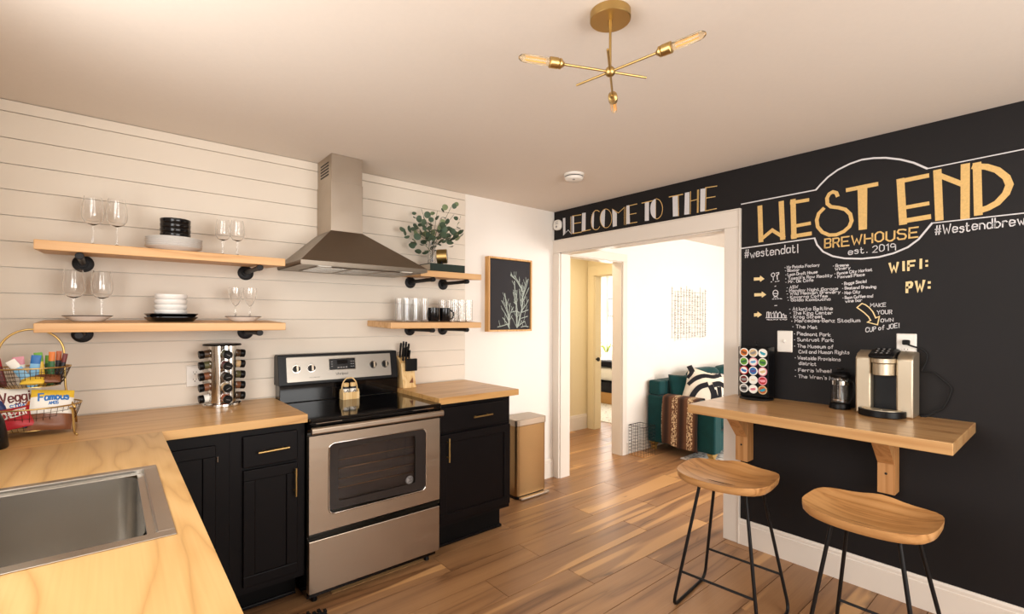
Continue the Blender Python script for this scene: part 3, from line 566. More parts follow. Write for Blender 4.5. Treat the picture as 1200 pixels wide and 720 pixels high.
# stainless face, tilted plane from (-.118,1.036) to (-.088,1.216)
def pf(x, s, d=0):
    a = Vector((0, .03, .18)).normalized(); n = Vector((0, -a.z, a.y)); p = Vector((x, -.118, 1.036))+a*s+n*d; return p
a_ = Vector((0, .03, .18)).normalized(); n_ = Vector((0, -a_.z, a_.y))
def panelpoly(b, pl, d0, d1):
    lo = [b.verts.new(pf(x, s, d0)) for x, s in pl]; hi = [b.verts.new(pf(x, s, d1)) for x, s in pl]; k = len(pl)
    b.faces.new(hi)
    for i in range(k): b.faces.new((lo[i], lo[(i+1) % k], hi[(i+1) % k], hi[i]))
b = B(); panelpoly(b, rrect(-2.316, -1.662, .020, .166, .006), 0, .003); fc = obj('steel_face', b, 'steel_face', st)
for x in (-2.262, -2.176, -1.787, -1.704):
    b = B(); cyl(b, pf(x, .096, .003), pf(x, .096, .006), .024, n=24); k = obj('knob', b, 'chrome', st, smooth='auto')
    b = B(); cyl(b, pf(x, .096, .006), pf(x, .096, .022), .0205, .019, n=24); k2 = obj('knob_dial', b, 'blackplastic', k, smooth='auto')
    b = B(); obx(b, pf(x, .096, .026), (.012, .038, .012), Matrix(((1, 0, 0), (0, a_.y, n_.y), (0, a_.z, n_.z)))); obj('knob_grip', b, 'steel', k, bevel=.002)
    b = B(); text3d(b, '0', pf(x-.004, .126, .0034), (1, 0, 0), a_, .006, .007, .0012); obj('dial_mark', b, 'p_grey', st, recalc=False)
b = B(); panelpoly(b, rrect(-2.074, -1.902, .074, .150, .006), .003, .0045); obj('display_trim', b, 'chrome', st)
b = B(); panelpoly(b, rrect(-2.069, -1.907, .078, .146, .004), .0045, .006); dp = obj('display', b, 'display', st)
b = B(); panelpoly(b, rrect(-2.02, -1.955, .112, .136, .002), .006, .0064); obj('clock_window', b, 'blackgloss', dp)
b = B()
for i in range(4): panelpoly(b, rrect(-2.02+.017*i, -2.008+.017*i, .088, .094, .001), .006, .0064)
for i in range(3):
    for j in range(3): panelpoly(b, rrect(-1.936+.009*i, -1.931+.009*i, .092+.016*j, .097+.016*j, .001), .006, .0064)
for j in range(3): panelpoly(b, rrect(-2.058, -2.048, .098+.014*j, .102+.014*j, .001), .006, .0064)
obj('touch_keys', b, 'p_grey', dp)['kind'] = 'stuff'
b = B(); text3d(b, 'Whirlpool', pf(-2.03, .046, .0034), (1, 0, 0), a_, .075, .014, .0022); obj('maker_lettering', b, 'p_black', st, recalc=False); b = B(); text3d(b, 'ACCUBAKE', pf(-2.19, .038, .0034), (1, 0, 0), a_, .06, .005, .0009); obj('maker_lettering', b, 'p_black', st, recalc=False)
# door with framed window, oven cavity, racks, handle, drawer
dz0, dz1 = .345, .848
od = None
b = B(); WX0, WX1, WZ0, WZ1 = -2.26, -1.706, .443, .80
hole = rrect(WX0, WX1, WZ0, WZ1, .03, 6)
def plate_with_hole(b, x0, x1, z0, z1, hole, y0, y1):
    out = []
    cx, cz = (x0+x1)/2, (z0+z1)/2
    for x, z in hole:   # project hole point to the outer rectangle
        dx, dz = x-cx, z-cz; k = min(((x1-cx)/abs(dx)) if dx else 9e9, ((z1-cz)/abs(dz)) if dz else 9e9); out.append((cx+dx*k, cz+dz*k))
    n = len(hole)
    cor = [(x1, z1), (x0, z1), (x0, z0), (x1, z0)]
    for y, flip in ((y0, 0), (y1, 1)):
        hv = [b.verts.new((x, y, z)) for x, z in hole]; ov = [b.verts.new((x, y, z)) for x, z in out]; cv = {c: b.verts.new((c[0], y, c[1])) for c in cor}
        for i in range(n):
            j = (i+1) % n; o1, o2 = out[i], out[j]; f = [hv[i], hv[j], ov[j]]
            for c in cor:
                on = lambda p, q: abs(p[0]-q[0]) < 1e-6 or abs(p[1]-q[1]) < 1e-6
                if abs(o1[0]-o2[0]) > 1e-6 and abs(o1[1]-o2[1]) > 1e-6 and on(o1, c) and on(o2, c): f.append(cv[c])
            f.append(ov[i]); b.faces.new(f)
        if not flip: H0, O0, C0 = hv, ov, cv
        else:
            for i in range(n): j = (i+1) % n; b.faces.new((H0[i], H0[j], hv[j], hv[i]))
    for a, c in ((0, 1), (1, 2), (2, 3), (3, 0)): b.faces.new((C0[cor[a]], C0[cor[c]], cv[cor[c]], cv[cor[a]]))
    bmesh.ops.remove_doubles(b, verts=b.verts, dist=1e-5)
plate_with_hole(b, X0, X1, dz0, dz1, hole, -.656, -.617); od = obj('oven_door', b, 'steel', st)
b = B(); tube(b, [(x, -.657, z) for x, z in hole], .004, 6, True); obj('window_trim', b, 'chrome', od, smooth=True)
b = B(); plate_with_hole(b, WX0, WX1, WZ0, WZ1, rrect(-2.212, -1.772, .497, .766, .012, 6), -.653, -.648); obj('window_border', b, 'ovenglass', od)
boxes('oven_cavity', [(-2.24, -1.74, -.620, -.6175, .46, .79)], 'ovendark', od)
boxes('window_glass', [(-2.216, -1.768, -.6475, -.6445, .492, .77)], 'ovenpane', od)
for z in (.555, .60, .655, .70):
    b = B(); cyl(b, (-2.21, -.626, z), (-1.775, -.626, z), .0025, n=6); obj('rack_wire', b, 'rackwire', od, smooth=True)
b = B(); lathe(b, [(0, 0), (.0225, 0), (.0225, .001), (0, .001)], (-1.809, -.6535, .522), 24, Matrix.Rotation(R(90), 3, 'X')); bd = obj('window_sticker', b, 'p_grey', od)
b = B()
for k in (-1, 0, 1): ribbon(b, [(-1.809+.012*math.sin(t*3)+k*.0075-.002, -.6549, .522-.013+.026*t) for t in (0, .25, .5, .75, 1)], .003, (0, -1, 0))
ribbon(b, [(-1.809+.0195*math.cos(R(a)), -.6549, .522+.0195*math.sin(R(a))) for a in range(0, 361, 20)], .002, (0, -1, 0)); obj('sticker_print', b, 'p_black', bd, recalc=False)
b = B(); prism(b, [(-.70, .870), (-.694, .864), (-.68, .862), (-.68, .898), (-.694, .897), (-.70, .890)], X0, X1+.003, 'x')
for x in (X0+.03, X1-.06): bx(b, x, x+.03, -.68, -.62, .868, .892)
obj('door_handle', b, 'steel', st, bevel=.002)
boxes('storage_drawer', [(X0, X1, -.656, -.617, .067, .328)], 'steel', st, bevel=.003)
for x in (-2.31, -1.662):
    b = B(); cyl(b, (x, -.59, 0), (x, -.59, .035), .016, .012, n=10); obj('foot', b, 'blackplastic', st)
for x in (-2.31, -1.662):
    b = B(); cyl(b, (x, -.08, 0), (x, -.08, .035), .016, .012, n=10); obj('foot', b, 'blackplastic', st)

# ------------------------------------------------------------------ hood
hd = thing('range_hood', 'stainless steel chimney range hood over the cooktop', 'range hood', (-1.98, -.22, 1.71))
XH0, XH1, YH = -2.342, -1.588, -.462
b = B()
lo = [(XH0, YH), (XH1, YH), (XH1, -.001), (XH0, -.001)]; up = [(-2.112, -.25), (-1.918, -.25), (-1.918, -.001), (-2.112, -.001)]
LZ = [b.verts.new((x, y, 1.722)) for x, y in lo]; L2 = [b.verts.new((x, y, 1.742)) for x, y in lo]; U2 = [b.verts.new((x, y, 1.952)) for x, y in up]
for A, C in ((LZ, L2), (L2, U2)):
    for i in range(4): j = (i+1) % 4; b.faces.new((A[i], A[j], C[j], C[i]))
b.faces.new(U2); obj('canopy', b, 'steel_hood_shaded', hd)
boxes('canopy_base', [(XH0+.004, XH1-.004, YH+.004, -.004, 1.7185, 1.7225)], 'steel_hood_shaded', hd)
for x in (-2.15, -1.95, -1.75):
    b = B(); bx(b, x-.095, x+.095, YH+.06, -.08, 1.7145, 1.7185); f = obj('grease_filter', b, 'steel_hood_shaded', hd, bevel=.002)
    b = B()
    for k in range(9): bx(b, x-.085, x+.085, YH+.08+k*.032, YH+.092+k*.032, 1.713, 1.7145)
    obj('filter_slat', b, 'steel_sink', f)
boxes('hood_lamp', [(-2.245, -2.175, YH+.02, YH+.05, 1.7145, 1.7185)], 'p_white', hd); boxes('hood_lamp', [(-1.75, -1.68, YH+.02, YH+.05, 1.7145, 1.7185)], 'p_white', hd)
boxes('chimney', [(-2.112, -1.918, -.25, -.001, 1.952, 2.245)], 'steel_chimney_lit', hd, bevel=.002)
ch = boxes('chimney_cover', [(-2.109, -1.921, -.247, -.001, 2.245, H-.001)], 'steel_chimney_lit', hd, bevel=.002)
b = B()
for k in range(5): bx(b, -2.1105, -2.109, -.20, -.06, 2.29+.018*k, 2.298+.018*k)
obj('vent_slot', b, 'slot', ch)

# ------------------------------------------------------------------ wall shelves on pipe brackets
def shelf(x0, x1, z0, z1, d, px, name_l):   # boards sag: front edge a little lower than the wall edge
    tl = .02 if z0 > 1.5 else .012
    s = thing('wall_shelf', name_l, 'shelf', ((x0+x1)/2, -d/2, z0))
    b = B(); prism(b, [(-d, z0), (-.001, z0+tl), (-.001, z1+tl), (-d, z1)], x0, x1, 'x'); obj('board', b, 'shelf', s, bevel=.003)
    for x in px:
        zc = z0-.0135; b = B(); cyl(b, (x, -.012, zc), (x, -(d-.035), zc), .0125, n=14); p = obj('pipe', b, 'iron', s, smooth='auto')
        b = B(); lathe(b, [(0, 0), (.041, 0), (.041, .006), (.036, .009), (.02, .010), (.019, .026), (0, .026)], (x, -.0005, zc-.003), 22, Matrix.Rotation(R(90), 3, 'X')); obj('flange', b, 'iron', p, smooth='auto')
        b = B(); cyl(b, (x, -(d-.062), zc), (x, -(d-.026), zc), .0155, n=14); obj('end_cap', b, 'iron', p, smooth='auto', bevel=.002)
    return s
shelf(-3.344, -2.396, 1.7084, 1.7483, .382, (-3.207, -2.511), 'long upper wooden shelf left of the range hood')
shelf(-3.344, -2.3936, 1.3699, 1.4085, .382, (-3.209, -2.511), 'long lower wooden shelf above the spice rack')
shelf(-1.575, -1.0913, 1.7084, 1.7483, .356, (-1.463, -1.191), 'short upper shelf right of the hood, holding the vase')
shelf(-1.7819, -1.0913, 1.3699, 1.4085, .356, (-1.466, -1.192), 'short lower shelf holding tumblers and black mugs')
ZU, ZL = 1.7486+.0105, 1.4088+.0064

# ------------------------------------------------------------------ glassware and dishes
def wineglass_mesh(h, rb, kind=0):
    """closed thin-walled glass: foot, stem, bowl"""
    b = B(); hs = h*.42; t = .0012
    bowl = [(.10, 0), (.62, .07), (.92, .22), (1.0, .38), (.95, .62), (.84, .85), (.76, 1.0)] if kind == 0 else [(.10, 0), (.45, .12), (.75, .35), (.92, .6), (1.0, .85), (.99, 1.0)]
    hb = h-hs
    outer = [(rb*r, hs+hb*z) for r, z in bowl]; inner = [(max(rb*r-t, .0005), hs+hb*z+(t*1.5 if z < .2 else 0)) for r, z in bowl][::-1]
    prof = [(0, 0), (rb*.82, 0), (rb*.82, .0012), (rb*.3, .005), (.0042, .012), (.0034, hs*.5), (.0042, hs-.004)]+outer+inner+[(0, hs+t*2)]
    lathe(b, prof, n=28); bmesh.ops.recalc_face_normals(b, faces=b.faces); return b
def simple_thing(name, b, m, label, cat, loc, group=None, rot=0, smooth='auto'):
    o = obj(name, b, m, smooth=smooth); o.location = loc; o.rotation_euler = (0, 0, rot); return tag(o, label, cat, group)
def clone(o, loc, label, rot=0):
    return copy_tree(o, Vector(loc), label, rot)
g = simple_thing('wine_glass', wineglass_mesh(.222, .041), 'glass', 'tall wine glass on upper shelf, left one of the tall pair', 'wine glass', (-3.168, -.20, ZU), 'stemmed glasses on the left shelves')
clone(g, (-3.084, -.215, ZU), 'tall wine glass on upper shelf, right one of the tall pair')
g2 = simple_thing('small_wine_glass', wineglass_mesh(.188, .036), 'glass', 'short wine glass on upper shelf, left one of the short pair', 'wine glass', (-2.655, -.20, ZU), 'stemmed glasses on the left shelves')
clone(g2, (-2.592, -.22, ZU), 'short wine glass on upper shelf, right one nearest the hood')
ZP = ZL+.0105
clone(g, (-3.232, -.185, ZP), 'tall wine glass standing on rimmed plate, lower shelf, left of its pair')
clone(g, (-3.136, -.185, ZP), 'tall wine glass standing on rimmed plate, lower shelf, right of its pair')
g3 = simple_thing('cordial_glass', wineglass_mesh(.17, .033, 1), 'glass', 'small stemmed glass on lower shelf plate, left of the small pair', 'wine glass', (-2.593, -.185, ZP), 'stemmed glasses on the left shelves')
clone(g3, (-2.525, -.19, ZP), 'small stemmed glass on lower shelf plate, right of the small pair')
def plate(r, h, foot=.6):
    b = B(); t = .003
    lathe(b, [(0, 0), (r*foot, 0), (r*foot+.004, .003), (r*.97, h-.002), (r, h), (r*.985, h+.0012), (r*foot, .0075), (0, .0065)], n=40); return b
def rimmed_plate(r, h, label, loc):
    p = thing('rimmed_plate', label, 'plate', loc); b = plate(r, h); o = obj('plate_body', b, 'ceramic', smooth='auto'); o.parent = p
    b = B(); tube(b, [((r-.001)*math.cos(R(a)), (r-.001)*math.sin(R(a)), h) for a in range(0, 360, 9)], .0022, 6, True); o = obj('dark_rim', b, 'rim', smooth=True); o.parent = p; return p
rimmed_plate(.087, .025, 'white plate with dark rim under two tall wine glasses', (-3.184, -.185, ZL))
rimmed_plate(.086, .026, 'white plate with dark rim under two small stemmed glasses', (-2.556, -.187, ZL))
z = ZU
for i in range(6):
    if i == 0: p0 = simple_thing('dinner_plate', plate(.118, .02, .62), 'ceramic', 'white dinner plate at bottom of the upper shelf stack', 'plate', (-2.865, -.2, z), 'white dinner plates on the upper shelf')
    else: clone(p0, (-2.865+.001*(i % 3), -.2, z), ['', 'white dinner plate second from bottom in the upper shelf stack', 'white dinner plate third from bottom in the upper shelf stack', 'white dinner plate fourth from bottom in the upper shelf stack', 'white dinner plate second from top in the upper shelf stack', 'white dinner plate on top of the stack beneath black bowls'][i])
    z += .0088
zt = z+.0005
def bowl_mesh(r, h, wavy=False):
    b = B(); lathe(b, [(0, 0), (r*.72, 0), (r*.80, .004), (r*.97, h*.45), (r, h-.002), (r*.985, h), (r*.95, h-.002), (r*.9, h*.4), (r*.7, .006), (0, .006)], n=36); return b
for i, nm in enumerate(('black bowl at bottom of stack on the white plates', 'black bowl second from bottom of stack on white plates', 'black bowl second from top of stack on white plates', 'black bowl on top of stack on white plates')):
    if i == 0: b0 = simple_thing('black_bowl', bowl_mesh(.064, .036), 'blackceramic', nm, 'bowl', (-2.859, -.2, zt), 'black bowls on the upper shelf')
    else: clone(b0, (-2.859, -.2, zt+i*.0235), nm)
b = B()
def sqplate(r, h):
    b = B()
    def f(u, v):
        a = u*2*math.pi; c, s = math.cos(a), math.sin(a); n = 5; k = 1/((abs(c)**n+abs(s)**n)**(1/n))
        pr = [(0, 0), (.80, 0), (.86, .004), (1.0, h-.002), (1.0, h), (.97, h), (.80, .007), (0, .006)]; i = min(int(v*7+.001), 7); return Vector((r*k*c*pr[i][0], r*k*s*pr[i][0], pr[i][1]))
    surf(b, f, 44, 7, True); bmesh.ops.remove_doubles(b, verts=b.verts, dist=1e-5); return b
q = simple_thing('black_plate', sqplate(.101, .022), 'blackceramic', 'black square plate at bottom of the pair under white bowls', 'plate', (-2.875, -.19, ZL), 'black plates on the lower shelf', R(8))
clone(q, (-2.874, -.19, ZL+.0165), 'black square plate on top of the pair under white bowls', R(8))
for i, nm in enumerate(('white bowl at bottom of stack on black plates', 'white bowl second from bottom of stack on black plates', 'white bowl second from top of stack on black plates', 'white bowl on top of stack on black plates')):
    if i == 0: b0 = simple_thing('white_bowl', bowl_mesh(.068, .033), 'ceramic', nm, 'bowl', (-2.876, -.19, ZL+.0235), 'white bowls on the lower shelf')
    else: clone(b0, (-2.876+.001*(i % 2), -.19, ZL+.0235+i*.0255), nm)
# tumblers and mugs on the right lower shelf
def tumbler():
    b = B(); r, h, t = .0285, .155, .0014
    lathe(b, [(0, 0), (r*.9, 0), (r*.92, .003), (r, h), (r-t, h), (r*.92-t, .008), (0, .007)], n=24); return b
pos = {'left': [(-1.612, -.23), (-1.548, -.235), (-1.482, -.24), (-1.606, -.12), (-1.542, -.12), (-1.478, -.12)], 'right': [(-1.232, -.225), (-1.168, -.225), (-1.106, -.22), (-1.262, -.115), (-1.196, -.115), (-1.130, -.115)]}
t0 = None
for sd in ('left', 'right'):
    for i, (x, y) in enumerate(pos[sd]):
        lb = f"clear tumbler {['first', 'second', 'third'][i % 3]} from left in {'front' if i < 3 else 'back'} row, {sd} of the black mugs"
        if t0 is None: t0 = simple_thing('tumbler', tumbler(), 'glass', lb, 'glass', (x, y, ZL), 'clear tumblers on the short lower shelf')
        else: clone(t0, (x, y, ZL), lb)
def mug(lb, loc, ang):
    m = thing('mug', lb, 'mug', loc, 'black mugs on the short lower shelf'); b = B(); r, h = .039, .094
    lathe(b, [(0, 0), (r*.92, 0), (r, .006), (r, h-.002), (r-.002, h), (r-.004, h-.002), (r-.004, .008), (0, .007)], n=30); o = obj('mug_body', b, 'blackceramic', smooth='auto'); o.parent = m
    b = B(); tube(b, [(r-.003+.027*math.sin(t), 0, h*.5+.031*math.cos(t)) for t in [math.pi*i/12 for i in range(13)]], .0052, 8); o = obj('handle', b, 'blackceramic', smooth=True); o.parent = m
    m.rotation_euler = (0, 0, ang); return m
mug('black mug with handle to the left between the tumblers', (-1.405, -.225, ZL), R(200))
mug('black mug with handle to the right between the tumblers', (-1.318, -.235, ZL), R(-15))

# ------------------------------------------------------------------ short upper shelf: book, vase with eucalyptus, brass clock
bk = thing('book', 'dark green hardback lying flat beneath the brass clock', 'book', (-1.31, -.18, ZU))
boxes('cover', [(-1.455, -1.175, -.27, -.07, ZU, ZU+.004), (-1.455, -1.175, -.27, -.07, ZU+.047, ZU+.051), (-1.455, -1.175, -.27, -.266, ZU+.004, ZU+.047)], 'book', bk)
boxes('pages', [(-1.4505, -1.18, -.2655, -.076, ZU+.0042, ZU+.0468)], 'page', bk)
ZB = ZU+.0513
v = thing('vase', 'slim clear glass bud vase standing on the green book', 'vase', (-1.395, -.185, ZB))
b = B(); lathe(b, [(0, 0), (.0245, 0), (.026, .004), (.026, .085), (.021, .105), (.019, .15), (.023, .17), (.0215, .17), (.0175, .15), (.0195, .104), (.0242, .084), (.0242, .007), (0, .006)], (-1.395, -.185, ZB), 24); obj('vase_body', b, 'glass', v, smooth='auto')
rn = random.Random(11)
eu = thing('eucalyptus', 'bunch of grey green eucalyptus sprigs in the bud vase', 'plant', (-1.395, -.185, ZB+.01))
tips = [(-1.53, -.19, 2.075), (-1.44, -.12, 2.20), (-1.425, -.22, 2.14), (-1.33, -.15, 2.20), (-1.24, -.21, 2.25), (-1.21, -.18, 2.185), (-1.28, -.22, 2.11), (-1.36, -.25, 2.13), (-1.47, -.2, 2.13), (-1.32, -.2, 2.15)]
lb_ = B()
def f(u, v):
    a = u*2*math.pi; return Vector((.5+.5*math.cos(a)*v, .46*math.sin(a)*v, .10*(math.cos(a)*v)**2-.05*v*v))
surf(lb_, f, 12, 2, True); bmesh.ops.remove_doubles(lb_, verts=lb_.verts, dist=1e-5)
leaf0 = None
for k, tp in enumerate(tips):
    p0 = Vector((-1.395+rn.uniform(-.008, .008), -.185+rn.uniform(-.008, .008), ZB+.02)); p1 = Vector((-1.395+(tp[0]+1.395)*.15, -.185, ZB+.19)); p2 = Vector(tp)
    pts = [p0.lerp(p1, t) if False else (p0*(1-t)**2+p1*2*t*(1-t)+p2*t*t) for t in [i/10 for i in range(11)]]
    b = B(); tube(b, pts, .0014, 5); sto = obj('stem', b, 'stem', eu, smooth=True)
    for i in range(13):
        t = .50+.52*i/13; t = min(t, 1); p = p0*(1-t)**2+p1*2*t*(1-t)+p2*t*t
        sz = rn.uniform(.038, .054)*(1.0 if t < .9 else .8)
        d = Vector((rn.uniform(-1, 1), rn.uniform(-1, 1), rn.uniform(-.4, .7))).normalized()
        if leaf0 is None: leaf0 = obj('leaf', lb_, 'leaf', eu, smooth=True); lo = leaf0; pale = leaf0.data.copy(); pale.materials[0] = M['leaf2']
        else: lo = bpy.data.objects.new('leaf', pale if (k in (3, 4) and i % 3 == 0) or rn.random() < .12 else leaf0.data); COL.objects.link(lo); lo.parent = eu
        q_ = d.to_track_quat('X', 'Z'); lo.rotation_mode = 'QUATERNION'; q2 = q_ @ Vector((1, 0, 0)).rotation_difference(Vector((1, 0, 0)))
        lo.rotation_quaternion = q_ @ Matrix.Rotation(rn.uniform(-1.2, 1.2), 3, 'X').to_quaternion(); lo.scale = (sz, sz, sz); lo.location = p-loc_of(eu)
ck = thing('clock', 'round brass table clock standing on the green book', 'clock', (-1.315, -.19, ZB))
cc = Vector((-1.315, -.19, ZB+.062)); ax = Vector((.80, -.60, .06)).normalized()
b = B(); cyl(b, cc-ax*.036, cc+ax*.036, .05, n=36); obj('case', b, 'brass', ck, smooth='auto', bevel=.003)
b = B(); cyl(b, cc+ax*.0362, cc+ax*.0375, .045, n=36); fa = obj('dial', b, 'p_grey', ck, smooth='auto')
u_, v_ = frame_of(ax)
b = B()
for i in range(12):
    a = 2*math.pi*i/12; dd = u_*math.cos(a)+v_*math.sin(a); ribbon(b, [cc+ax*.0378+dd*.036, cc+ax*.0378+dd*.041], .003, ax)
ribbon(b, [cc+ax*.0379, cc+ax*.0379+u_*.024+v_*.008], .003, ax); ribbon(b, [cc+ax*.038, cc+ax*.038-u_*.01+v_*.032], .002, ax); obj('hands_and_marks', b, 'p_black', fa, recalc=False)['kind'] = 'stuff'
pr = Vector((ax.y, -ax.x, 0)).normalized()
for s in (-1, 1):
    b = B(); p = cc+pr*.026*s; cyl(b, (p.x, p.y, ZB), (p.x, p.y, cc.z-.03), .0055, n=8); obj('foot', b, 'blackmetal', ck, smooth='auto')

# ------------------------------------------------------------------ framed botanical print
ART = [[(-552,1809),(-483,1751),(-439,1694),(-406,1657)],[(-554,1798),(-497,1763)],[(-515,1800),(-483,1764),(-446,1716),(-432,1678)],[(-512,1751),(-507,1675),(-489,1599),(-493,1522),(-484,1380)],[(-525,1658),(-504,1599),(-482,1522),(-481,1367)],[(-358,1776),(-380,1714),(-417,1623),(-431,1512),(-467,1380)],[(-347,1704),(-372,1664),(-406,1607),(-424,1557)],[(-353,1601),(-379,1558),(-416,1518),(-431,1490)],[(-334,1536),(-357,1513),(-423,1492)],[(-331,1480),(-364,1457),(-435,1440)],[(-396,1413),(-438,1393),(-474,1369)],[(-617,1644),(-602,1574),(-584,1488),(-567,1359)],[(-648,1584),(-616,1542),(-588,1488)],[(-646,1520),(-609,1477),(-578,1424)],[(-636,1445),(-595,1402),(-564,1353)],[(-558,1564),(-567,1499),(-570,1424)],[(-536,1521),(-560,1467),(-567,1380)],[(-690,1368),(-636,1378),(-578,1393)],[(-652,1375),(-601,1348),(-552,1350)],[(-432,1722),(-424,1667),(-427,1579)],[(-456,1688),(-450,1622),(-438,1545)],[(-377,1770),(-407,1679),(-421,1601)],[(-553,1489),(-496,1500),(-453,1490)],[(-532,1440),(-503,1391),(-481,1360)],[(-518,1576),(-493,1555)],[(-437,1366),(-393,1374),(-356,1368)],[(-602,1596),(-592,1521)],[(-483,1676),(-488,1588),(-482,1511)],[(-416,1568),(-455,1440),(-481,1358)]]
pt = thing('framed_print', 'wood framed botanical print with pale sprigs on black', 'picture', (-.554, -.002, 1.331))
AX0, AX1, AZ0, AZ1 = -.788, -.32, 1.331, 1.938
boxes('frame', [(AX0, AX0+.014, -.04, .0115, AZ0, AZ1), (AX1-.014, AX1, -.04, .0115, AZ0, AZ1), (AX0+.014, AX1-.014, -.04, .0115, AZ0, AZ0+.014), (AX0+.014, AX1-.014, -.04, .0115, AZ1-.014, AZ1)], 'frame', pt)
boxes('canvas', [(AX0+.019, AX1-.019, -.031, .01, AZ0+.019, AZ1-.019)], 'canvas', pt); boxes('backing', [(AX0+.014, AX1-.014, .0, .0114, AZ0+.014, AZ1-.014)], 'slot', pt)
b = B()
for i, s in enumerate(ART):
    pts = [Vector((x/1000, -.0314-.00008*(i % 6), z/1000)) for x, z in s]; pts = [p for p in pts if AX0+.02 < p.x < AX1-.02 and AZ0+.02 < p.z < AZ1-.02]
    if len(pts) > 1: ribbon(b, pts, .008 if i in (3, 5, 11, 4) else .0062, (0, -1, 0))
    for p, q in zip(pts, pts[1:]):    # slim leaves along each sprig
        for t in (.5,):
            m = p.lerp(q, t); d = (q-p).normalized(); sd = 1 if (i+int(t*2)) % 2 else -1; r_ = Vector((-d.z*sd*.6+d.x*-.5, 0, abs(d.x)*.5+.9)).normalized(); e = m+r_*.05
            if AX0+.022 < e.x < AX1-.022 and AZ0+.022 < e.z < AZ1-.022: ribbon(b, [m, m.lerp(e, .6)+Vector((.002*sd, 0, 0)), e], .0035, (0, -1, 0))
o = obj('botanical_drawing', b, 'artgrey', pt, recalc=False); o['kind'] = 'stuff'

# ------------------------------------------------------------------ outlets, switch, smoke alarms
def faceplate(parent, c, n, u, w_, h_):
    """rounded bevelled cover plate centred at c, wall normal n, horizontal u"""
    c, n, u = Vector(c), Vector(n), Vector(u); up = Vector((0, 0, 1)); b = B()
    for (a, d) in ((1.0, 0.0),):
        lo = [b.verts.new(c+u*x+up*z) for x, z in rrect(-w_/2, w_/2, -h_/2, h_/2, .004, 3)]; hi = [b.verts.new(c+n*.006+u*x+up*z) for x, z in rrect(-w_/2+.004, w_/2-.004, -h_/2+.004, h_/2-.004, .003, 3)]
        k = len(lo)
        for i in range(k): b.faces.new((lo[i], lo[(i+1) % k], hi[(i+1) % k], hi[i]))
        b.faces.new(hi)
    return obj('cover_plate', b, 'plastic', parent)
def receptacle(parent, c, n, u):
    c, n, u = Vector(c), Vector(n), Vector(u); up = Vector((0, 0, 1))
    for s in (-1, 1):
        b = B(); o = c+up*s*.0195; lo = [b.verts.new(o+n*.006+u*x+up*z) for x, z in rrect(-.017, .017, -.0145, .0145, .011, 4)]; hi = [b.verts.new(v.co+n*.0018) for v in lo]; k = len(lo)
        for i in range(k): b.faces.new((lo[i], lo[(i+1) % k], hi[(i+1) % k], hi[i]))
        b.faces.new(hi); r_ = obj('receptacle', b, 'plastic', parent)
        for x, w2, h2, z in ((-.0065, .002, .009, .002), (.0065, .002, .007, .002), (0, .005, .005, -.0085)):
            b = B(); q = o+n*.0079+u*x+up*z; b.faces.new([b.verts.new(q+u*a*w2/2+up*e*h2/2) for a, e in ((-1, -1), (1, -1), (1, 1), (-1, 1))]); obj('slot', b, 'slot', r_, recalc=False)
ou = thing('wall_outlet', 'white double outlet on shiplap wall behind the spice rack', 'outlet', (-2.755, 0, 1.118)); faceplate(ou, (-2.755, -.0002, 1.118), (0, -1, 0), (1, 0, 0), .08, .118); receptacle(ou, (-2.755, -.0002, 1.118), (0, -1, 0), (1, 0, 0))
sw = thing('light_switch', 'white light switch on black chalkboard wall', 'switch', (0, -1.945, 1.304)); faceplate(sw, (-.0034, -1.945, 1.304), (-1, 0, 0), (0, -1, 0), .085, .128)
b = B(); obx(b, (-.012, -1.945, 1.306), (.012, .008, .018), Matrix.Rotation(R(25), 3, 'Y')); obj('toggle', b, 'plastic', sw, bevel=.001)
o2 = thing('wall_outlet', 'white outlet on black wall above the coffee maker', 'outlet', (0, -2.518, 1.303)); faceplate(o2, (-.0034, -2.518, 1.303), (-1, 0, 0), (0, -1, 0), .082, .124); receptacle(o2, (-.0034, -2.518, 1.303), (-1, 0, 0), (0, -1, 0))
dt = thing('wall_alarm', 'white rounded alarm on black wall left of the welcome lettering', 'alarm', (0, -.046, 2.282))
b = B(); prism(b, rrect(-.0925, -.004, 2.236, 2.328, .034, 6), -.034, -.0035, 'x'); obj('alarm_body', b, 'plastic', dt, bevel=.008, smooth='auto')
b = B(); cyl(b, (-.0345, -.048, 2.266), (-.036, -.048, 2.266), .01, n=16); obj('test_button', b, 'p_grey', dt, smooth='auto')
for k in range(3): boxes('grille_slot', [(-.0348, -.0344, -.065, -.032, 2.287+.011*k, 2.291+.011*k)], 'p_grey', dt)
sm = thing('smoke_detector', 'round white smoke detector on the ceiling near the doorway', 'smoke detector', (-.716, -.89, H-.001))
b = B(); lathe(b, [(0, 0), (.068, 0), (.068, -.012), (.060, -.016), (.060, -.022), (.064, -.024), (.058, -.038), (.045, -.044), (0, -.045)], (-.716, -.89, H-.0005), 32); obj('detector_body', b, 'plastic', sm, smooth='auto')
b = B(); cyl(b, (-.745, -.915, H-.0452), (-.745, -.915, H-.047), .009, n=12); obj('test_button', b, 'p_grey', sm)
b = B(); lathe(b, [(.0605, -.0165), (.0605, -.0215), (.059, -.0215), (.059, -.0165), (.0605, -.0165)], (-.716, -.89, H-.0005), 32); obj('vent_gap', b, 'slot', sm)

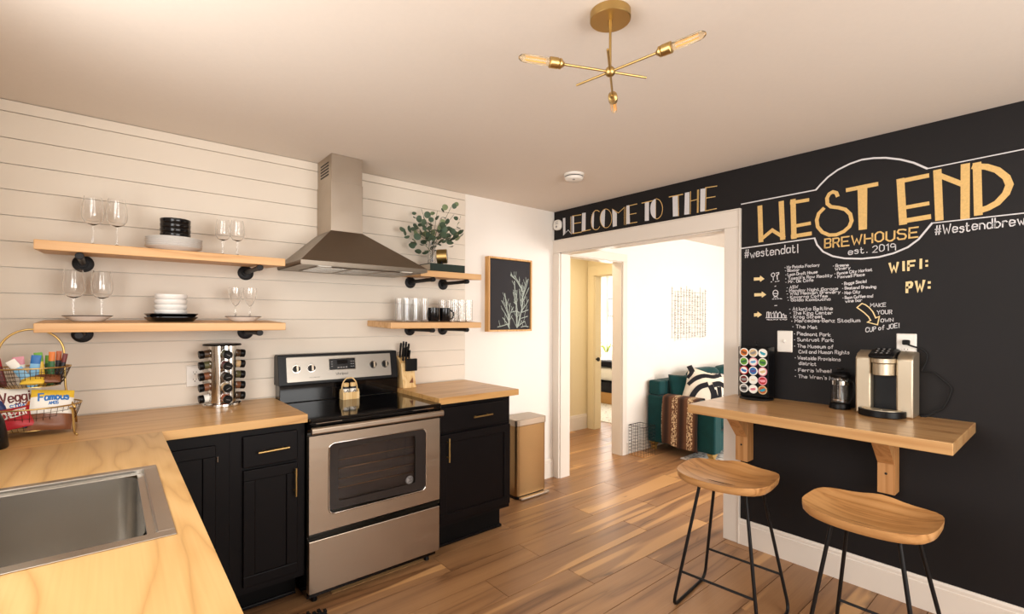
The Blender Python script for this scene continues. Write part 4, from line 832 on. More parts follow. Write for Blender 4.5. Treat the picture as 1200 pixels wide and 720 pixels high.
# ------------------------------------------------------------------ ceiling light
cl = thing('ceiling_light', 'brass sputnik ceiling light with three amber tube bulbs', 'ceiling light', (-1.885, -2.125, H))
hub = Vector((-1.885, -2.125, 2.222))
b = B(); lathe(b, [(0, 0), (.064, 0), (.064, -.024), (.062, -.026), (0, -.026)], (hub.x, hub.y, H-.0005), 40); obj('canopy', b, 'brass', cl, smooth='auto')
b = B(); cyl(b, (hub.x, hub.y, H-.026), (hub.x, hub.y, 2.235), .0042, n=12); cyl(b, (hub.x, hub.y, H-.026), (hub.x, hub.y, H-.06), .006, n=12); obj('down_rod', b, 'brass', cl, smooth='auto')['kind'] = 'stuff'
b = B(); bmesh.ops.create_uvsphere(b, u_segments=20, v_segments=12, radius=.0165, matrix=Matrix.Translation(hub)); obj('hub', b, 'brass', cl, smooth=True)
for a in (156, -83, 35.5):
    d = Vector((math.cos(R(a)), math.sin(R(a)), 0))
    b = B(); cyl(b, hub, hub+d*.165, .0038, n=10); ar = obj('arm', b, 'brass', cl, smooth='auto')
    b = B(); cyl(b, hub, hub-d*.13, .0038, n=10); obj('short_arm', b, 'brass', cl, smooth='auto')
    mt = d.to_track_quat('Z', 'Y').to_matrix(); p = hub+d*.158
    b = B(); lathe(b, [(0, 0), (.007, 0), (.0125, .008), (.0155, .010), (.0155, .016), (.013, .018), (.0165, .021), (.0165, .046), (.014, .048), (0, .048)], p, 20, mt); obj('socket', b, 'brass', ar, smooth='auto')
    b = B(); lathe(b, [(.0, .046), (.0095, .046), (.0115, .052), (.0122, .060), (.0122, .128), (.0095, .139), (.005, .145), (0, .147)], p, 18, mt); obj('bulb', b, 'amber', ar, smooth='auto')
    u_, v_ = frame_of(d)
    b = B()
    for k in range(4):
        o_ = (u_*math.cos(k*math.pi/2)+v_*math.sin(k*math.pi/2))*.0045; cyl(b, p+d*.06+o_, p+d*.125+o_, .0007, n=5)
    obj('filament', b, 'filament', ar)['kind'] = 'stuff'

# ------------------------------------------------------------------ spice rack with jars
SCX, SCY = -2.642, -.108
sr = thing('spice_rack', 'round chrome countertop spice rack filled with black capped jars', 'spice rack', (SCX, SCY, CT+.0005))
b = B(); lathe(b, [(0, 0), (.092, 0), (.093, .004), (.091, .016), (.086, .019), (0, .019)], (SCX, SCY, CT+.0005), 40); obj('base', b, 'chrome', sr, smooth='auto')
b = B(); lathe(b, [(0, .325), (.090, .325), (.091, .329), (.088, .334), (0, .335)], (SCX, SCY, CT), 40); obj('top_disc', b, 'blackplastic', sr, smooth='auto')
COLA = [(-174, 'left'), (-84, 'front'), (6, 'right')]
b = B()      # four-lobed sheet-metal column: bulges between the jar bays
def lobe(u, v):
    a = u*2*math.pi; k = math.cos(4*(a-R(6))); r_ = .067-.013*max(k, 0)**.6
    return Vector((SCX+r_*math.cos(a), SCY+r_*math.sin(a), CT+.019+.306*v))
surf(b, lobe, 72, 1, True); obj('column', b, 'chrome', sr, smooth=True)
for a, nm in COLA:
    for k in range(5):
        d = Vector((math.cos(R(a)), math.sin(R(a)), 0)); p = Vector((SCX, SCY, CT+.052+k*.0585))
        b = B(); tube(b, [p+d*.063+Vector((-d.y*.023*math.cos(t), d.x*.023*math.cos(t), .023*math.sin(t))) for t in [2*math.pi*i/18 for i in range(18)]], .0015, 6, True); obj('jar_ring', b, 'chrome', sr, smooth=True)
sp_m = ['p_white', 'p_brown', 'p_brown', 'p_olive', 'p_umber', 'p_rust', 'p_tan', 'p_umber', 'p_maroon', 'p_olive', 'p_umber', 'p_brown', 'p_olive', 'p_tan', 'p_umber']
rows = ['bottom', 'second lowest', 'middle', 'second highest', 'top']; ji = 0
mz = Vector((0, 0, 1))
for a, nm in COLA:
    for k in range(5):
        d = Vector((math.cos(R(a)), math.sin(R(a)), -.12)).normalized(); p = Vector((SCX, SCY, CT+.056+k*.0585)); mt = d.to_track_quat('Z', 'Y').to_matrix(); s0 = p+d*.053
        j = thing('spice_jar', f'black capped spice jar in {rows[k]} row of the {nm} column of spice rack', 'spice jar', s0, 'spice jars in the chrome rack')
        b = B(); lathe(b, [(0, 0), (.0185, 0), (.0205, .003), (.0205, .030), (.0165, .036), (0, .036)], s0, 18, mt); obj('jar_glass', b, sp_m[ji], j, smooth='auto')
        b = B(); lathe(b, [(0, .034), (.0195, .034), (.0215, .037), (.0215, .054), (.0195, .057), (0, .057)], s0, 20, mt); cp_ = obj('cap', b, 'blackplastic', j, smooth='auto')
        u_, v_ = frame_of(d); an = rn.uniform(-.5, .5); t_ = u_*math.cos(an)+v_*math.sin(an)
        b = B(); ribbon(b, [s0+d*.0574-t_*.009, s0+d*.0574+t_*.009], .0025, d); obj('cap_label', b, 'p_grey', cp_, recalc=False); ji += 1

# ------------------------------------------------------------------ bar on the black wall
BT, BB = .956, .907
b = B(); prism(b, [(-.604, -1.66), (-.604, -2.774), (-.0045, -2.774), (-.0045, -1.686), (-.0275, -1.686), (-.0275, -1.66)], BB, BT, 'z')
bar = obj('bar_counter', b, 'bar', bevel=.003, loc=(-.3, -2.2, BB)); tag(bar, 'long oak bar counter fixed to the black chalkboard wall', 'bar counter')
for yc, lb in ((-1.728, 'wooden bracket under the bar end beside the doorway'), (-2.455, 'wooden bracket under the bar, farther from the doorway')):
    k = thing('bar_bracket', lb, 'bracket', (-.05, yc, .55), 'wooden brackets under the bar'); h = .0365
    boxes('post', [(-.09, -.0045, yc-h, yc+h, .553, BB-.0005)], 'bracket', k, bevel=.002)
    b = B(); prism(b, [(-.0905, .705), (-.2905, BB-.0005), (-.205, BB-.0005), (-.0905, .792)], yc-h+.001, yc+h-.001, 'y'); bmesh.ops.rotate(b, verts=b.verts, cent=(0, 0, 0), matrix=Matrix.Identity(3)); obj('brace', b, 'bracket', k, bevel=.002)
    b = B(); cyl(b, (-.0895, yc, .655), (-.0915, yc, .655), .006, n=12); obj('screw', b, 'slot', k)

# ------------------------------------------------------------------ stools
def seat_mesh(b, c, L, D, rot, zt):
    """scooped saddle seat: L along u, D along v (v=+1 toward the wall)"""
    ca, sa = math.cos(rot), math.sin(rot); n = 40; nr = 10
    def edge(a):
        cx, sy = math.cos(a), math.sin(a); k = 1/((abs(cx)**3.6+abs(sy)**3.6)**(1/3.6)); return k*cx, k*sy
    def top(eu, ev, f):
        u, v = eu*f, ev*f
        dish = -.030*(1-f**2.2)-.006*math.exp(-(u/.5)**2)*max(-v, 0)**2
        rise = .012*abs(u)**2.2-.012
        hump = .020*math.exp(-(u/.34)**2)*max(v, 0)**3
        return dish+rise+hump
    rings = []
    for j in range(nr+1):
        f = j/nr; ring = []
        for i in range(n):
            eu, ev = edge(2*math.pi*i/n); x, y = ev*f*D/2, eu*f*L/2
            ring.append(b.verts.new((c[0]+ca*x-sa*y, c[1]+sa*x+ca*y, zt+top(eu, ev, f))) if j or not i else ring[0])
        rings.append(ring)
    low = []
    for (f, dz) in ((1.0, -.010), (.985, -.032), (.93, -.044), (.5, -.046)):
        ring = []
        for i in range(n):
            eu, ev = edge(2*math.pi*i/n); x, y = ev*f*D/2, eu*f*L/2; ring.append(b.verts.new((c[0]+ca*x-sa*y, c[1]+sa*x+ca*y, zt+min(top(eu, ev, 1), .004)*.6+dz)))
        low.append(ring)
    for A, C in zip(rings[1:]+low[:-1], rings[2:]+low):
        pass
    seq = rings[1:]+low
    for A, C in zip(seq, seq[1:]):
        for i in range(n): j = (i+1) % n; b.faces.new((A[i], A[j], C[j], C[i]))
    ctr = rings[0][0]
    for i in range(n): b.faces.new((ctr, rings[1][i], rings[1][(i+1) % n]))
    b.faces.new(low[-1][::-1])
def stool(label, c, rot, FLt, FLb, RLt, RLb, FRt, FRb, RRt, RRb):
    s = thing('bar_stool', label, 'stool', (c[0], c[1], 0), 'wooden bar stools at the bar')
    b = B(); seat_mesh(b, c, .435, .375, rot, .682); obj('seat', b, 'seat', s, smooth='auto')
    r = .0078; V = Vector
    for nm, (ft, fb, rt, rb) in (('left', (FLt, FLb, RLt, RLb)), ('right', (FRt, FRb, RRt, RRb))):
        ft, fb, rt, rb = map(V, (ft, fb, rt, rb)); fb.z = rb.z = r
        def corner(t, a, o):   # rounded bend from leg to runner
            d1 = (t-a).normalized(); d2 = (o-a).normalized(); p, q = a+d1*.055, a+d2*.055
            return [p*(1-u)**2+a*2*u*(1-u)+q*u*u for u in (0, .2, .4, .6, .8, 1)]
        cf, cr = corner(ft, fb, rb), corner(rt, rb, fb)
        b = B(); tube(b, [ft]+cf, r, 10); obj('leg', b, 'blackmetal', s, smooth='auto')
        b = B(); tube(b, [rt]+cr, r, 10); obj('leg', b, 'blackmetal', s, smooth='auto')
        b = B(); tube(b, [cf[-1], cr[-1]], r, 10); obj('floor_runner', b, 'blackmetal', s, smooth='auto')
    L = lambda t, bb, k: V(bb).lerp(V(t), k)
    for (lt, lb_, rt, rb) in ((FLt, FLb, FRt, FRb), (RLt, RLb, RRt, RRb)):
        b = B(); tube(b, [L(lt, lb_, .285), L(rt, rb, .285)], .0062, 8); obj('footrest', b, 'blackmetal', s, smooth='auto')
    zc = .640
    b = B(); tube(b, [V((FLt[0], FLt[1], zc)), V((RLt[0], RLt[1], zc)), V((RRt[0], RRt[1], zc)), V((FRt[0], FRt[1], zc))], .0065, 8, True); obj('seat_bracket', b, 'blackmetal', s, smooth='auto')
    return s
Z = .640
stool('wooden saddle seat bar stool nearest the doorway, black metal legs', (-.758, -1.962), R(8), (-.85, -1.875, Z), (-.963, -1.792, 0), (-.66, -1.855, Z), (-.579, -1.753, 0), (-.83, -2.085, Z), (-.93, -2.19, 0), (-.64, -2.072, Z), (-.554, -2.175, 0))
stool('wooden saddle seat bar stool at the lower right corner of the photo', (-.772, -2.548), R(0), (-.87, -2.45, Z), (-.96, -2.36, 0), (-.675, -2.455, Z), (-.58, -2.375, 0), (-.87, -2.66, Z), (-.96, -2.76, 0), (-.675, -2.67, Z), (-.58, -2.79, 0))

# ------------------------------------------------------------------ coffee maker, press, pod rack
BZ = BT+.0006
km = thing('coffee_maker', 'champagne and black single serve coffee maker on the bar', 'coffee maker', (-.12, -2.45, BZ))
def pillar(y0, y1, ch):
    b = B()
    poly = [(-.148, BZ), (-.012, BZ), (-.012, BZ+.318), (-.075, BZ+.322), (-.128, BZ+.308), (-.152, BZ+.285), (-.153, BZ+.12)]
    prism(b, poly, y0, y1, 'y'); return obj('side_housing', b, 'coffee', km, bevel=.008, seg=3, smooth='auto')
pillar(-2.404, -2.338, 1); pillar(-2.572, -2.506, 1)
boxes('back_body', [(-.10, -.012, -2.5055, -2.4045, BZ, BZ+.30)], 'blackplastic', km)
b = B(); prism(b, [(-.092, BZ+.05), (-.0995, BZ+.05), (-.0995, BZ+.2), (-.092, BZ+.2)], -2.504, -2.406, 'y'); obj('back_panel', b, 'blackmetal', km)
b = B()   # brew head: half-round nose
def nose(z0, z1, r, cx=-.115, cy=-2.455, hw=.049):
    pts = [(-.1005, cy+hw)]+[(cx-r*.95*math.sin(R(a)), cy+hw*math.cos(R(a))) for a in range(0, 181, 12)]+[(-.1005, cy-hw)]
    return pts, z0, z1
p_, z0, z1 = nose(BZ+.203, BZ+.262, .085); prism(b, p_, z0, z1, 'z'); obj('brew_head', b, 'coffee', km, smooth='auto', bevel=.003)
b = B(); p_, z0, z1 = nose(BZ+.263, BZ+.288, .097, hw=.053); prism(b, [(x, y) for x, y in p_], z0, z1, 'z'); hd_ = obj('head_collar', b, 'coffee', km, smooth='auto', bevel=.003)
b = B()
lid = [(-.245+.0, BZ+.289), (-.21, BZ+.309), (-.15, BZ+.327), (-.08, BZ+.333), (-.03, BZ+.325), (-.03, BZ+.289)]
prism(b, [(max(x, -.215), z) for x, z in lid], -2.505, -2.405, 'y'); ld = obj('lid', b, 'blackplastic', km, bevel=.012, seg=3, smooth='auto')
b = B()
for i in range(3):
    for j in range(3): obx(b, (-.190+.026*i, -2.478+.022*j, BZ+.3155+.0085*i), (.008, .008, .002), Matrix.Rotation(R(-18), 3, 'Y'))
obj('touch_buttons', b, 'p_grey', ld)['kind'] = 'stuff'
b = B(); p2 = [(-.10, -2.352)]+[(-.135-.105*math.sin(R(a))**.8, -2.45+.098*math.cos(R(a))) for a in range(0, 181, 12)]+[(-.10, -2.548)]
prism(b, p2, BZ, BZ+.032, 'z'); ty = obj('drip_tray', b, 'blackplastic', km, smooth='auto', bevel=.003)
b = B(); p3 = [(-.152, -2.372)]+[(-.155-.075*math.sin(R(a))**.8, -2.45+.08*math.cos(R(a))) for a in range(0, 181, 12)]+[(-.152, -2.528)]; prism(b, p3, BZ+.0322, BZ+.035, 'z'); obj('tray_grate', b, 'coffee', ty, smooth='auto')
b = B(); cyl(b, (-.19, -2.455, BZ+.035), (-.19, -2.455, BZ+.0365), .007, n=12); obj('tray_hole', b, 'chrome', ty)
cord = thing('power_cord', 'black power cord looping from outlet to the coffee maker', 'cord', (-.02, -2.6, 1.1))
b = B(); pts = [(-.022, -2.52, 1.322), (-.034, -2.528, 1.312), (-.03, -2.55, 1.302), (-.020, -2.578, 1.292), (-.016, -2.60, 1.262), (-.014, -2.592, 1.215), (-.02, -2.580, 1.182), (-.02, -2.60, 1.181), (-.02, -2.625, 1.178), (-.02, -2.655, 1.150), (-.02, -2.684, 1.118), (-.02, -2.690, 1.098), (-.02, -2.675, 1.045), (-.02, -2.657, 1.006), (-.022, -2.63, .986), (-.03, -2.60, BZ+.004), (-.045, -2.582, BZ+.004)]
def smoothpts(p, k=4):
    p = [Vector(q) for q in p]; o = []
    for i in range(len(p)-1):
        a, bq, c, d = p[max(i-1, 0)], p[i], p[i+1], p[min(i+2, len(p)-1)]
        for s in range(k):
            t = s/k; o.append(.5*((2*bq)+(c-a)*t+(2*a-5*bq+4*c-d)*t*t+(3*bq-a-3*c+d)*t**3))
    o.append(p[-1]); return o
tube(b, smoothpts(pts), .0042, 8); obj('wire', b, 'rubber', cord, smooth=True)
b = B(); prism(b, rrect(-2.535, -2.506, 1.309, 1.334, .006, 3), -.038, -.0125, 'x'); obj('plug', b, 'rubber', cord, bevel=.004)
fp = thing('french_press', 'small glass french press with black lid beside coffee maker', 'french press', (-.085, -2.252, BZ)); fc_ = (-.085, -2.252, BZ)
b = B(); lathe(b, [(0, 0), (.049, 0), (.05, .004), (.047, .022), (.043, .03), (0, .03)], fc_, 28); obj('base', b, 'blackplastic', fp, smooth='auto')
b = B(); lathe(b, [(0, .032), (.040, .032), (.0415, .036), (.0415, .16), (.0435, .166), (.042, .166), (.040, .158), (.040, .037), (0, .036)], fc_, 28); obj('beaker', b, 'glass', fp, smooth='auto')
b = B(); lathe(b, [(0, .168), (.044, .168), (.0465, .172), (.0465, .182), (.036, .194), (.012, .198), (0, .198)], fc_, 28); l_ = obj('lid', b, 'blackplastic', fp, smooth='auto')
b = B(); cyl(b, (fc_[0], fc_[1], BZ+.196), (fc_[0], fc_[1], BZ+.21), .004, n=8); lathe(b, [(0, .207), (.016, .207), (.019, .211), (.016, .218), (0, .219)], fc_, 18); obj('knob', b, 'blackplastic', l_, smooth='auto')
b = B(); cyl(b, (fc_[0], fc_[1], BZ+.05), (fc_[0], fc_[1], BZ+.167), .0025, n=8); obj('plunger_rod', b, 'chrome', fp, smooth='auto')
b = B(); lathe(b, [(0, .046), (.0375, .046), (.0385, .052), (.03, .056), (0, .056)], fc_, 24); obj('plunger_screen', b, 'chrome', fp, smooth='auto')
b = B(); lathe(b, [(.0425, .130), (.0445, .130), (.0445, .150), (.0425, .150), (.0425, .130)], fc_, 28); obj('collar', b, 'chrome', fp, smooth='auto')
dd = Vector((-.35, -.94, 0)).normalized(); b = B()
tube(b, smoothpts([Vector(fc_)+dd*.044+Vector((0, 0, .15)), Vector(fc_)+dd*.07+Vector((0, 0, .152)), Vector(fc_)+dd*.078+Vector((0, 0, .12)), Vector(fc_)+dd*.074+Vector((0, 0, .07)), Vector(fc_)+dd*.046+Vector((0, 0, .028))], 4), .006, 8); obj('handle', b, 'blackplastic', fp, smooth=True)
pr_ = thing('pod_carousel', 'black wire coffee pod carousel on the bar by the doorway', 'pod rack', (-.118, -1.825, BZ))
PX = -.150
b = B(); lathe(b, [(0, 0), (.092, 0), (.093, .004), (.088, .010), (0, .011)], (-.108, -1.825, BZ), 40); obj('base', b, 'blackmetal', pr_, smooth='auto')
boxes('rack_panel', [(PX+.012, -.055, -1.907, -1.743, BZ+.014, BZ+.312)], 'blackplastic', pr_, bevel=.003)
b = B(); cyl(b, (-.108, -1.825, BZ+.312), (-.108, -1.825, BZ+.335), .004, n=8); bmesh.ops.create_uvsphere(b, u_segments=10, v_segments=8, radius=.008, matrix=Matrix.Translation((-.108, -1.825, BZ+.338))); obj('top_knob', b, 'blackmetal', pr_, smooth=True)['kind'] = 'stuff'
for y in (-1.7395, -1.9105):
    b = B(); tube(b, [(PX-.004, y, BZ+.012), (PX-.004, y, BZ+.312), (-.075, y, BZ+.312)], .0022, 6); obj('side_wire', b, 'blackmetal', pr_, smooth=True)
PODS = [('orange and brown', 'p_white', 'p_orange', 'p_brown'), ('beige', 'p_white', 'p_tan', 'p_grey'), ('white and turquoise', 'p_white', 'p_white', 'p_teal'),
        ('olive green', 'p_white', 'p_green', 'p_darkgreen'), ('lilac and white', 'p_pink', 'p_white', 'p_lightblue'), ('leaf green', 'p_white', 'p_green', 'p_darkgreen'),
        ('red and blue', 'p_red', 'p_white', 'p_blue'), ('blue and purple', 'p_white', 'p_blue', 'p_purple'), ('pink rimmed cream', 'p_pink', 'p_white', 'p_tan'),
        ('maroon and grey', 'p_white', 'p_maroon', 'p_grey'), ('plain white', 'p_white', 'p_white', 'p_white'), ('coral red', 'p_pink', 'p_red', 'p_pink'),
        ('black and grey', 'p_white', 'p_grey', 'p_black'), ('white with pink print', 'p_white', 'p_white', 'p_pink'), ('rust and teal', 'p_tan', 'p_rust', 'p_teal')]
for i, (nm, c0, c1_, c2_) in enumerate(PODS):
    r_, c_ = divmod(i, 3); p = Vector((PX, -1.7695-.0545*c_, BZ+.279-.0545*r_))
    pd = thing('coffee_pod', f"{nm} coffee pod, {['top', 'second', 'middle', 'fourth', 'bottom'][r_]} row, {['left', 'centre', 'right'][c_]} column of the carousel", 'coffee pod', p, 'coffee pods in the carousel')
    mt = Matrix.Rotation(R(-90), 3, 'Y'); mt = Vector((-1, 0, 0)).to_track_quat('Z', 'Y').to_matrix()
    b = B(); lathe(b, [(0, -.010), (.021, -.010), (.022, -.003), (.0258, -.002), (.0262, .0), (.0255, .0015), (0, .0015)], p, 24, mt); obj('pod_cup', b, c0, pd, smooth='auto')
    b = B(); lathe(b, [(0, .0018), (.0205, .0018)], p, 24, mt); pl = obj('lid_print', b, c1_, pd, recalc=False)
    b = B(); rr_ = random.Random(i); a = rr_.uniform(-.5, .5)
    b.faces.new([b.verts.new(p+Vector((-.0021, y*math.cos(a)-z*math.sin(a), y*math.sin(a)+z*math.cos(a)))) for y, z in ((.016, -.002), (.017, .005), (-.015, .007), (-.017, -.001), (-.012, -.008), (.006, -.009))]); obj('lid_stripe', b, c2_, pl, recalc=False)
    if i in (4, 10, 13): 
        b = B(); text3d(b, 'cafe' if False else 'ooo', p+Vector((-.0023, .010, -.003)), (0, -1, 0), (0, 0, 1), .02, .012, .0018); obj('lid_mark', b, ('p_blue', 'p_tan', 'p_red')[(4, 10, 13).index(i)], pl, recalc=False)['kind'] = 'stuff'

# ------------------------------------------------------------------ snack basket in the corner
KX, KY = -3.352, -.33
sb = thing('snack_basket', 'two tier gold wire basket of snacks at the left edge', 'basket', (KX, KY, CT))
arch = [(KX+.135, KY-.09, CT+.10), (KX+.105, KY-.02, CT+.16), (KX+.098, KY, CT+.26)]+[(KX+.096*math.cos(R(a)), KY, CT+.325+.098*math.sin(R(a))) for a in range(0, 181, 15)]+[(KX-.098, KY, CT+.26), (KX-.105, KY-.02, CT+.16), (KX-.135, KY-.09, CT+.10)]
b = B(); tube(b, smoothpts(arch, 3), .0042, 8); obj('arch_handle', b, 'gold', sb, smooth=True)
for sx in (-1, 1):
    b = B(); tube(b, smoothpts([(KX+sx*.120, KY-.088, CT+.10), (KX+sx*.128, KY-.10, CT+.092), (KX+sx*.132, KY-.135, CT+.05), (KX+sx*.136, KY-.165, CT+.015), (KX+sx*.145, KY-.186, CT+.005)], 3), .0042, 8); obj('front_leg', b, 'gold', sb, smooth=True)
    b = B(); tube(b, smoothpts([(KX+sx*.112, KY+.02, CT+.12), (KX+sx*.126, KY+.10, CT+.06), (KX+sx*.13, KY+.13, CT+.005)], 3), .0042, 8); obj('back_leg', b, 'gold', sb, smooth=True)
def wirebowl(nm, cx, cy, z0, z1, r0, r1, ys):
    b = B(); tube(b, [(cx+r1*math.cos(R(a)), cy+r1*ys*math.sin(R(a)), z1) for a in range(0, 360, 10)], .0032, 6, True); rm = obj(nm, b, 'gold', sb, smooth=True)
    b = B()
    for k in range(1, 5):
        f = k/5; r_ = r0+(r1-r0)*f**.6; tube(b, [(cx+r_*math.cos(R(a)), cy+r_*ys*math.sin(R(a)), z0+(z1-z0)*f) for a in range(0, 360, 12)], .0009, 4, True)
    for a in range(0, 360, 8):
        c_, s_ = math.cos(R(a)), math.sin(R(a)); tube(b, [(cx+(r0+(r1-r0)*f**.6)*c_, cy+(r0+(r1-r0)*f**.6)*ys*s_, z0+(z1-z0)*f) for f in (0, .3, .65, 1)], .0009, 4)
    o = obj('wire_mesh', b, 'bronze', rm, smooth=True); o['kind'] = 'stuff'
    b = B(); lathe(b, [(0, 0), (r0+.002, 0), (r0+.002, .0025), (0, .0025)], (0, 0, 0), 36); bmesh.ops.scale(b, vec=(1, ys, 1), verts=b.verts); bmesh.ops.translate(b, vec=(cx, cy, z0), verts=b.verts); obj('bowl_floor', b, 'gold', rm, smooth='auto')
wirebowl('upper_bowl', KX, KY, CT+.190, CT+.268, .082, .118, .85)
wirebowl('lower_bowl', KX, KY, CT+.022, CT+.112, .115, .152, .92)
def stick(lb, x, y, z0, z1, w_, t_, tilt, m1, m2, yawd=0):
    """flat snack/drink sachet, crimped top, two colours"""
    s = thing('stick_pack', lb, 'snack', (x, y, z0), 'sachets in the upper wire bowl'); h = z1-z0
    mt = Matrix.Rotation(R(yawd), 3, 'Z') @ Matrix.Rotation(R(tilt), 3, 'Y')
    def part(nm, a0, a1, m, par):
        b = B()
        def f(u, v):
            zz = a0+(a1-a0)*v; a = u*2*math.pi; th = t_*(min(1, (zz)/.14+.15, (1-zz)/.14+.08))
            return Vector((x, y, z0))+mt @ Vector((w_/2*math.cos(a), th/2*math.sin(a), h*zz))
        g = surf(b, f, 14, 6, True); n_ = len(g)
        b.faces.new([g[i][0] for i in range(n_)][::-1]); b.faces.new([g[i][-1] for i in range(n_)])
        return obj(nm, b, m, par, smooth='auto')
    part('sachet', 0, .72, m1, s); part('sachet_top', .7205, 1, m2, s); return s
ZF = CT+.1935
stick('maroon sachet at the far left of the upper wire bowl', KX-.085, KY-.01, ZF, ZF+.115, .034, .012, -10, 'p_maroon', 'p_red')
stick('pale blue drink sachet leaning left at front of the upper bowl', KX+.012, KY-.065, ZF, ZF+.128, .030, .009, -32, 'p_lightblue', 'p_white')
stick('sky blue drink sachet upright in the upper bowl', KX+.002, KY-.02, ZF, ZF+.125, .030, .009, 6, 'p_lightblue', 'p_blue')
stick('white sachet behind the pale blue one in upper bowl', KX-.03, KY+.02, ZF, ZF+.118, .034, .009, -6, 'p_white', 'p_pink')
stick('yellow sachet with bright green top in the upper bowl', KX+.03, KY-.01, ZF, ZF+.135, .026, .010, -5, 'p_yellow', 'p_green')
stick('green sachet beside the orange topped one in upper bowl', KX+.044, KY+.025, ZF, ZF+.120, .022, .009, 2, 'p_darkgreen', 'p_green')
stick('dark sachet with orange top in the upper bowl', KX+.056, KY-.012, ZF, ZF+.136, .020, .010, 2, 'p_darkgreen', 'p_orange')
stick('black sachet with red brown top in the upper bowl', KX+.074, KY+.0, ZF, ZF+.138, .018, .010, 3, 'p_black', 'p_rust')
stick('black sachet with maroon top at right in upper bowl', KX+.080, KY-.028, ZF, ZF+.130, .016, .010, 10, 'p_black', 'p_maroon')
def bag(nm, lb, c, w_, h_, tilt, yawd, secs, texts=(), th=.035, roll=0):
    s = thing(nm, lb, 'snack', c, 'snack bags in the lower wire bowl')
    mt = Matrix.Rotation(R(yawd), 3, 'Z') @ Matrix.Rotation(R(tilt), 3, 'X') @ Matrix.Rotation(R(roll), 3, 'Y'); cv = Vector(c); rr = random.Random(len(lb))
    ph = [rr.uniform(0, 6) for _ in range(4)]
    def P(u, v, side):    # u,v in 0..1
        x, z = (u-.5)*2, (v-.5)*2; k = max(1-abs(x)**2.6, 0)*max(1-abs(z)**3.2, 0)
        wr = .06*math.sin(9*u+ph[0])*math.sin(7*v+ph[1])+.05*math.sin(17*v+ph[2]+4*u)
        d = th/2*(k**.55)*(1+wr*2)+.0006
        return cv+mt @ Vector((w_/2*x*(1-.05*k), -d*side, h_/2*z))
    for pn, v0, v1, m_ in secs:
        b = B()
        for side in (1, -1): surf(b, lambda u, v: P(u, v0+(v1-v0)*v, side), 18, max(3, int(14*(v1-v0))))
        bmesh.ops.remove_doubles(b, verts=b.verts, dist=.0001); obj(pn, b, m_, s, smooth=True)
    for t, u0, v0, u1, v1, hh, wd, m_ in texts:
        b = B(); a0, a1 = Vector((u0, v0)), Vector((u1, v1)); d = a1-a0; L = d.length
        tb = B(); text3d(tb, t, (0, 0, 0), (1, 0, 0), (0, 1, 0), 1, hh, .0)
        tb.free()
        # lay strokes on the curved face
        lay = []; uu = 0
        for ch in t:
            if ch == ' ': uu += 4; continue
            st_ = [[(GV[q[i]], GV[q[i+1]]) for i in range(0, len(q), 2)] for q in GL[ch].split('|')]
            wm = max(p[0] for q in st_ for p in q); lay.append((uu, st_)); uu += wm+2
        nrm_u = d.normalized(); perp = Vector((-nrm_u.y, nrm_u.x*1.0))
        for u_0, st_ in lay:
            for q in st_:
                pts = []
                for pa, pb in zip(q, q[1:]):
                    for k in range(3):
                        px, pz = pa[0]+(pb[0]-pa[0])*k/3, pa[1]+(pb[1]-pa[1])*k/3; uv = a0+d*((u_0+px)/(uu-2))+perp*(pz/10*hh); pts.append((uv.x, uv.y))
                px, pz = q[-1]; uv = a0+d*((u_0+px)/(uu-2))+perp*(pz/10*hh); pts.append((uv.x, uv.y))
                ribbon(b, [P(u, v, 1)+mt @ Vector((0, -.0012, 0)) for u, v in pts], wd, mt @ Vector((0, -1, 0)))
        obj('bag_lettering', b, m_, s, recalc=False)
    return s
bag('chip_bag', 'tan and white chip bag with maroon script behind the red bag', (KX-.035, KY-.045, CT+.118), .135, .15, -16, 6, [('bag_lower', 0, .45, 'p_tan'), ('bag_upper', .45, 1, 'p_white')], [('Veggie', .14, .58, .90, .66, .26, .0055, 'p_maroon'), ('STRAWS', .34, .40, .86, .46, .12, .003, 'p_blue')])
bag('chip_bag', 'small navy and orange snack bag at the left in lower bowl', (KX-.095, KY-.055, CT+.098), .075, .13, -12, -18, [('bag_lower', 0, .5, 'p_tan'), ('bag_upper', .5, 1, 'p_navy')], [], .03, -24)
bag('cracker_bag', 'red snack bag with white lettering in front of lower bowl', (KX-.036, KY-.098, CT+.080), .112, .095, -38, -6, [('bag_body', 0, 1, 'p_red')], [('CHEEZIT', .22, .42, .84, .52, .30, .0042, 'p_white')], .03, -12)
bag('cookie_bag', 'white and yellow cookie bag with blue lettering in lower bowl', (KX+.064, KY-.082, CT+.098), .13, .165, -22, 14, [('cookie_window', 0, .38, 'p_brown'), ('bag_body', .38, .80, 'p_white'), ('bag_top', .80, 1, 'p_yellow')], [('Famous', .16, .70, .86, .74, .17, .0055, 'p_blue'), ('AMOS', .40, .60, .62, .62, .07, .0028, 'p_blue')], .04, 8)
bag('cookie_bag', 'blue and orange snack bag between red and white bags', (KX+.008, KY-.075, CT+.085), .07, .11, -25, 2, [('bag_lower', 0, .55, 'p_blue'), ('bag_upper', .55, 1, 'p_orange')], [], .028, 20)
bag('snack_bar', 'brown wrapped snack bar lying at right in upper bowl', (KX+.052, KY-.062, CT+.223), .075, .05, -60, 12, [('wrapper', 0, 1, 'p_brown')], [], .022, 6)
bag('snack_bar', 'yellow wrapped snack bar lying in the upper bowl', (KX+.010, KY-.078, CT+.219), .07, .042, -60, -8, [('wrapper', 0, 1, 'p_yellow')], [], .02)
kt = thing('canister', 'black rounded canister cut off by the left photo edge', 'canister', (-3.468, -.585, CT+.0005))
b = B(); lathe(b, [(0, 0), (.078, 0), (.080, .006), (.076, .05), (.068, .10), (.058, .125), (0, .125)], (-3.468, -.585, CT+.0005), 32); obj('canister_body', b, 'blackplastic', kt, smooth='auto')
